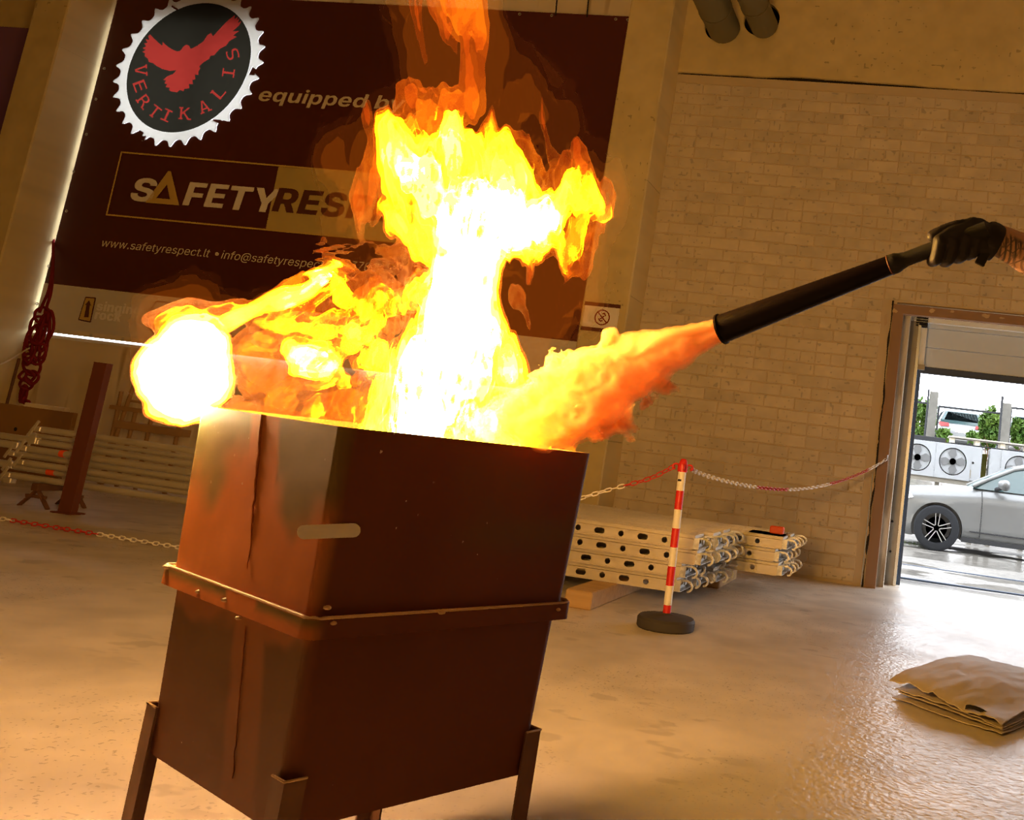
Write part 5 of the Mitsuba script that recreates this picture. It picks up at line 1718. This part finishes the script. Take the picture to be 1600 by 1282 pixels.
def car(key, M, paint, full=True):
    A = lambda mesh: moved(mesh, M)
    part(key, 'body', A(BODY), paint, 35)
    part(key, 'cabin_glass', A(TOP), 'm_car_glass', 30, 'tinted glass of the cabin')
    # roof skin and pillars over the glass
    k = TR.shape[1]
    roof = []
    for i in range(2, len(GX) - 2):
        for j in (3, 4, 5, 6):
            a, b, c, d = TR[i, j], TR[i, j + 1], TR[i + 1, j + 1], TR[i + 1, j]
            roof.append(trimesh.convex.convex_hull(np.vstack([np.array([a, b, c, d]) * [1, 1.012, 1] + [0, 0, .012], np.array([a, b, c, d])])))
    part(key, 'roof', A(cat(roof)), paint, 35)
    for s in (1, -1):
        idx = lambda i, j: TR[i, j] * [1, s * 1.0, 1]
        a = [TR[i, 3] * [1, s, 1] + [0, s * .012, .004] for i in range(0, len(GX))]
        part(key, 'window_rail', A(tube(np.array(a), .030, 8)), paint, True)
        part(key, 'door_pillar', A(tube(np.array([[2.62, s * .872, 1.05], [2.66, s * .78, 1.33], [2.68, s * .665, 1.58]]), .032, 8)), 'm_trim_dark', True)
        part(key, 'mirror', A(moved(smooth_body(bone((np.array([1.86, s * 1.02, 1.17]), .075), (np.array([1.90, s * 1.14, 1.18]), .070), (np.array([1.90, s * 1.08, 1.15]), .08)), .03, 4))), paint, True)
        part(key, 'mirror_foot', A(tube(np.array([[1.78, s * .88, 1.08], [1.86, s * 1.0, 1.12]]), .035, 8)), 'm_trim_dark', True)
        part(key, 'door_seam', A(tube(np.array([[1.56, s * .885, 1.03], [1.575, s * .935, .90], [1.58, s * .945, .70], [1.58, s * .93, .45], [1.58, s * .91, .27]]), .0055, 5)), 'm_trim_dark', True)
        part(key, 'door_seam', A(tube(np.array([[2.66, s * .885, 1.03], [2.66, s * .944, .80], [2.66, s * .935, .45], [2.66, s * .91, .27]]), .0055, 5)), 'm_trim_dark', True)
        part(key, 'sill_trim', A(bar([1.42, s * .925, .375], [3.25, s * .925, .375], .012, .018)), 'm_trim_dark')
        part(key, 'sill', A(bar([1.30, s * .88, .235], [3.32, s * .88, .235], .05, .07)), 'm_trim_dark')
        part(key, 'headlight', A(trimesh.convex.convex_hull(np.array([[.10, s * .74, .74], [.16, s * .80, .68], [.50, s * .915, .80], [.44, s * .885, .88], [.18, s * .76, .85]]) + [-.006, s * .010, 0])), 'm_lamp_glass', label='clear headlight')
        part(key, 'tail_light', A(trimesh.convex.convex_hull(np.array([[4.40, s * .895, .93], [4.40, s * .895, 1.07], [4.55, s * .52, 1.04], [4.60, s * .50, .90], [4.56, s * .82, .88]]) + [.02, s * .008, 0])), 'm_tail', label='red tail light')
        for x in (.90, 3.71):
            cy = s * .83
            tyre = moved(lathe([(.235, -.115), (.325, -.118), (.355, -.10), (.362, -.05), (.362, .05), (.355, .10), (.325, .118), (.235, .115), (.235, -.115)], 48), np.array([[1, 0, 0, x], [0, 0, 1, cy], [0, 1, 0, .362], [0, 0, 0, 1.0]]))
            w = part(key, 'wheel', A(tyre), 'm_tyre', 35, 'black tyre')
            oy = cy + s * .085
            W = lambda mesh: A(moved(mesh, np.array([[1, 0, 0, x], [0, 0, s, oy], [0, -s, 0, .362], [0, 0, 0, 1.0]])))
            part(w, 'rim', W(lathe([(.236, -.17), (.236, .02), (.252, .026), (.256, .014), (.246, -.17), (.236, -.17)], 48)), 'm_rim', 35)
            part(w, 'hub', W(lathe([(0, .004), (.05, .004), (.062, -.006), (.062, -.03), (0, -.03)], 24)), 'm_rim', 35)
            part(w, 'brake_disc', W(lathe([(0, -.10), (.17, -.10), (.17, -.12), (0, -.12)], 30)), 'm_trim_dark', 35)
            sp = []
            for q in range(5):
                for d in (-1, 1):
                    t = q * 2 * math.pi / 5 + .30
                    u, v = np.array([math.cos(t), math.sin(t), 0]), np.array([-math.sin(t), math.cos(t), 0])
                    sp.append(bar(u * .04 + v * d * .022, u * .242 + v * d * .036 + [0, 0, .010], .017, .022))
            part(w, 'spokes', W(cat(sp)), 'm_rim') if not full else [part(w, 'spoke', W(cat(sp[2 * q:2 * q + 2])), 'm_rim') for q in range(5)]
    part(key, 'number_plate', A(box((4.605, -.26, .70), (4.615, .26, .81))), 'm_white', label='white number plate')
    part(key, 'rear_window', A(trimesh.convex.convex_hull(np.array([[4.16, -.56, 1.50], [4.16, .56, 1.50], [4.425, .70, 1.17], [4.425, -.70, 1.17]]) + [.012, 0, .006]).convex_hull if False else trimesh.Trimesh(np.array([[4.16, -.56, 1.50], [4.16, .56, 1.50], [4.425, .70, 1.17], [4.425, -.70, 1.17]]) + [.012, 0, .006], [(0, 1, 2), (0, 2, 3), (2, 1, 0), (3, 2, 0)], process=False)), 'm_car_glass')


wc = onY(1463, 825, YCAR)
Mc = np.eye(4)
Mc[:3, 3] = [wc[0] - .90, YCAR + .83, wc[2] - .362]
silver = thing('car', 'silver SUV parked on the wet yard right outside the doorway', 'car')
car(silver, Mc, 'm_car_silver')


def back_view(px, py, Y, yaw=0.0):
    """A car seen from behind, its rear plate's height at the photo point."""
    p = onY(px, py, Y)
    c, s = math.cos(math.pi / 2 + yaw), math.sin(math.pi / 2 + yaw)
    M = np.eye(4)
    # car x (nose to tail) points to the camera: nose away
    M[:3, 0], M[:3, 1] = [-c, -s, 0], [s, -c, 0]
    M[:3, 3] = p - M[:3, 0] * 4.6
    M[2, 3] = gz_at(Y + 2.3) - .02
    return M


suv = thing('car', 'silver car seen from behind with red tail lights, beyond the fence', 'car')
car(suv, back_view(1503, 672, 38.5, .06), 'm_car_silver', False)
c2 = thing('car', 'white car partly hidden by the silver car beyond the fence', 'car')
car(c2, back_view(1528, 668, 45, .25), 'm_car_white', False)
c3 = thing('car', 'white car at the right edge, beyond the second concrete fence post', 'car')
car(c3, back_view(1612, 690, 37, .0), 'm_car_white', False)
c4 = thing('car', 'dark car far beyond the fence behind the left concrete post', 'car')
car(c4, back_view(1466, 664, 56, -.1), 'm_car_dark', False)

# cooling units under a pallet
YU = 18.6


def fan_unit(px0, px1, fans, lab):
    x0, x1 = Xat(px0, 720, YU), Xat(px1, 720, YU)
    zt, zb_ = dz(1480, 693, YU), dz(1480, 748, YU)
    k = thing('cooling_unit', lab, 'cooling unit', 'cooling units behind the silver car')
    part(k, 'casing', moved(rbox(x1 - x0, .5, zt - zb_, .015), t=((x0 + x1) / 2, YU + .25, (zt + zb_) / 2)), 'm_unit_white')
    for fx, fy in fans:
        c = onY(fx, fy, YU)
        r = .245
        pz = (zt + zb_) / 2
        w = .66
        pl = sbox(c[0] - w / 2, pz - .33, c[0] + w / 2, pz + .33).difference(Point(c[0], pz).buffer(r, 16))
        part(k, 'fan_panel', on_wall(pl, YU - .002, .02), 'm_unit_white')
        part(k, 'fan_well', moved(lathe([(0, -.06), (r, -.06), (r, .021), (r + .012, .024), (r + .012, .0)], 32), FLAT, (c[0], YU - .004, pz)), 'm_trim_dark', 30, 'dark round fan well')
        f = part(k, 'fan', moved(lathe([(0, .04), (.05, .04), (.06, .03), (.06, -.04), (0, -.04)], 20), FLAT, (c[0], YU - .01, pz)), 'm_trim_dark', 30)
        for q in range(4):
            t = q * math.pi / 2 + .15
            bl = Polygon([(.05, -.03), (.12, -.085), (.215, -.075), (.225, .02), (.17, .07), (.10, .045), (.05, .03)])
            bl = affinity.rotate(bl, math.degrees(t), origin=(0, 0))
            part(f, 'blade', moved(prism(bl, .006), FLAT, (c[0], YU - .012, pz)), 'm_blade', label='grey fan blade')
    xr = x1 - .16
    part(k, 'side_panel', moved(rbox(.26, .012, zt - zb_ - .03, .003), t=(xr + .02, YU - .004, (zt + zb_) / 2)), 'm_unit_white')
    part(k, 'vent_slot', box((xr - .06, YU - .013, zb_ + .06), (xr - .02, YU - .009, zb_ + .22)), 'm_track')
    part(k, 'port', moved(lathe([(0, 0), (.022, 0), (.022, .006), (0, .006)], 12), FLAT, (xr + .0, YU - .009, (zt + zb_) / 2 + .02)), 'm_black_matt')
    return x0, x1, zb_, zt


scene['m_blade'] = pr((.15, .155, .16), .5, .4)
u1 = fan_unit(1402, 1534, ((1434, 710), (1489, 717)), 'long white cooling unit with two round fans behind the hood of the silver car')
u2 = fan_unit(1546, 1668, ((1592, 730), (1646, 737)), 'second white cooling unit, partly hidden by the roof line of the silver car')
for n_, (a, b, zb_, zt) in enumerate((u1, u2)):
    k = thing('steel_stand', ('dark steel stand under the long cooling unit', 'dark steel stand under the second cooling unit')[n_], 'stand', 'stands under the cooling units')
    part(k, 'rail', box((a, YU + .02, zb_ - .09), (b, YU + .48, zb_ - .002)), 'm_track')
    for x in (a + .1, (a + b) / 2, b - .1):
        part(k, 'leg', box((x - .04, YU + .1, ZG - .02), (x + .04, YU + .4, zb_ - .09)), 'm_track')
k = thing('yellow_crate', 'yellow-green crate standing in the gap between the cooling units', 'crate')
gxm = (u1[1] + u2[0]) / 2
part(k, 'crate', moved(rbox(.11, .3, .62, .01), t=(gxm, YU + .62, u1[2] + .25)), 'm_yellow')
part(k, 'crate_leg', box((gxm - .05, YU + .55, ZG - .02), (gxm + .05, YU + .7, u1[2] - .05)), 'm_track')
scene['m_yellow'] = pr((.24, .22, .04), .6, .3)
k = thing('pallet', 'long pale wooden pallet lying on top of the cooling units', 'pallet')
zt = u1[3]
xa, xb = Xat(1482, 685, YU), 3.6
for i in range(4):
    part(k, 'top_board', moved(rbox(xb - xa, .14, .03, .004), t=((xa + xb) / 2, YU + .02 + i * .16, zt + .135)), 'm_pale_wood')
part(k, 'bottom_board', moved(rbox(xb - xa, .12, .02, .003), t=((xa + xb) / 2, YU + .08, zt + .012)), 'm_trim_dark')  # coloured near-black for the shaded gap below the top boards
for x in np.linspace(xa + .08, xb - .1, 7):
    part(k, 'block', moved(rbox(.09, .5, .095, .004), t=(x, YU + .26, zt + .07)), 'm_letter')
k = thing('dark_beam', 'dark steel beam lying on the left end of the long cooling unit', 'beam')
put(k, moved(rbox(xa - u1[0] - .06, .3, .09, .006), t=((xa + u1[0]) / 2 - .02, YU + .2, zt + .046)), 'm_trim_dark')
scene['m_pale_wood'] = pr((.38, .36, .32), .8, .2)

# fence on the bank
YFN = 27.5


def fpost(px0, py0, w, lab, mat, Y=YFN, bottom=None):
    p = onY(px0, py0, Y)
    k = thing('fence_post', lab, 'fence post')
    zb_ = gz_at(Y) - .1
    put(k, moved(rbox(w, w, p[2] - zb_, .01), t=(p[0], Y, (p[2] + zb_) / 2)), mat)


fpost(1460, 613, .24, 'thick concrete fence post with a broken top, left of the silver car beyond', 'm_post')
fpost(1573, 631, .26, 'thick concrete fence post right of the shrub beyond the yard', 'm_post')
fpost(1451.5, 609, .05, 'thin steel fence post beside the broken concrete post', 'm_trim_dark', YFN - .3)
fpost(1566.5, 620, .06, 'thin steel fence post beside the right concrete post', 'm_trim_dark', YFN - .3)
for n_, (xa_, xb_, ya, yb, lab) in enumerate(((1426, 1450, 628, 632, 'steel fence frame left of the broken concrete post'), (1467, 1565, 635.5, 646, 'wide steel fence frame between the two concrete posts'), (1580, 1650, 637.5, 645, 'steel fence frame right of the second concrete post'))):
    YFP = YFN + .25
    a, b = onY(xa_, ya, YFP), onY(xb_, yb, YFP)
    k = thing('fence_section', lab, 'fence')
    
    zb_ = gz_at(YFN) - .05
    part(k, 'top_rail', bar(a, [b[0], YFP, a[2]], .05, .05), 'm_trim_dark')
    part(k, 'bottom_rail', bar([a[0], YFP, zb_ + .15], [b[0], YFP, zb_ + .15], .05, .05), 'm_trim_dark')
    for x in (a[0], b[0]):
        part(k, 'upright', bar([x, YFP, zb_ - .05], [x, YFP, a[2]], .05, .05, (0, 1, 0)), 'm_trim_dark')


def shrub(px0, py0, rx, rz, n, lab, Y=YFN + 1.2, seed=0):
    r = np.random.default_rng(seed)
    c = onY(px0, py0, Y)
    k = thing('shrub', lab, 'shrub')
    d = r.normal(0, 1, (n, 3))
    d /= np.linalg.norm(d, axis=1, keepdims=True)
    rad = r.uniform(.35, 1, (n, 1)) ** .5 * (1 + .5 * (meshkit.noise(d * 2.2 + seed)[:, None] - .5))
    P = c + d * rad * [rx, rx * .8, rz]
    a, b = r.normal(0, 1, (n, 3)), r.normal(0, 1, (n, 3))
    a /= np.linalg.norm(a, axis=1, keepdims=True)
    b = np.cross(a, b)
    b /= np.linalg.norm(b, axis=1, keepdims=True)
    s = r.uniform(.06, .11, (n, 1))
    V = np.stack([P - a * s, P + b * s * .55, P + a * s, P - b * s * .55], 1).reshape(-1, 3)
    i = np.arange(n)[:, None] * 4
    part(k, 'foliage', trimesh.Trimesh(V, np.vstack([i + [0, 1, 2], i + [0, 2, 3]]), process=False), 'm_leaf', kind='stuff')
    st = []
    for q in range(5):
        e = P[r.integers(n)]
        st.append(tube([[c[0] + r.normal(0, .05), Y, gz_at(Y) - .1], (np.array([c[0], Y, gz_at(Y)]) + e) / 2 + r.normal(0, .08, 3), e], [.02, .014, .006], 5))
    part(k, 'stem', cat(st), 'm_rust', kind='stuff')


shrub(1441, 655, .42, .62, 900, 'yellow-green shrub beyond the yard, left of the broken concrete post', seed=1)
shrub(1547, 670, .36, .60, 900, 'bright green shrub left of the second concrete post', seed=2)
shrub(1591, 678, .26, .42, 500, 'green shrub right of the second concrete post', seed=3)
shrub(1474, 680, .20, .16, 200, 'low weeds at the foot of the wide fence frame', Y=YFN - .3, seed=4)
shrub(1520, 684, .18, .16, 200, 'low reddish weeds over the pallet on the cooling units', Y=YFN - .3, seed=5)
# far sheds
for (px0, px1, py0, py1, Y, mat, lab) in ((1515, 1700, 643, 672, 66, 'm_shed', 'long pale blue shed on the far side of the car park'), (1440, 1516, 640, 668, 78, 'm_shed2', 'pale grey shed far away behind the fence')):
    a, b = onY(px0, py0, Y), onY(px1, py0, Y)
    k = thing('shed', lab, 'building')
    zb_ = gz_at(Y) - .1
    part(k, 'walls', box((a[0], Y, zb_), (b[0], Y + 8, a[2] - .3)), mat)
    part(k, 'roof', trimesh.convex.convex_hull(np.array([[a[0] - .3, Y - .3, a[2] - .3], [b[0] + .3, Y - .3, a[2] - .3], [a[0] - .3, Y + 8, a[2] - .3], [b[0] + .3, Y + 8, a[2] - .3], [a[0] - .3, Y + 4, a[2] + .8], [b[0] + .3, Y + 4, a[2] + .8]])), 'm_shed2')
    for x in np.arange(a[0] + 1, b[0] - 2, 4.0):
        part(k, 'window', box((x, Y - .05, zb_ + 1.2), (x + 1.6, Y, zb_ + 2.2)), 'm_car_glass')
scene['m_shed'] = pr((.17, .22, .29), .7, .3)
scene['m_shed2'] = pr((.27, .30, .32), .7, .3)
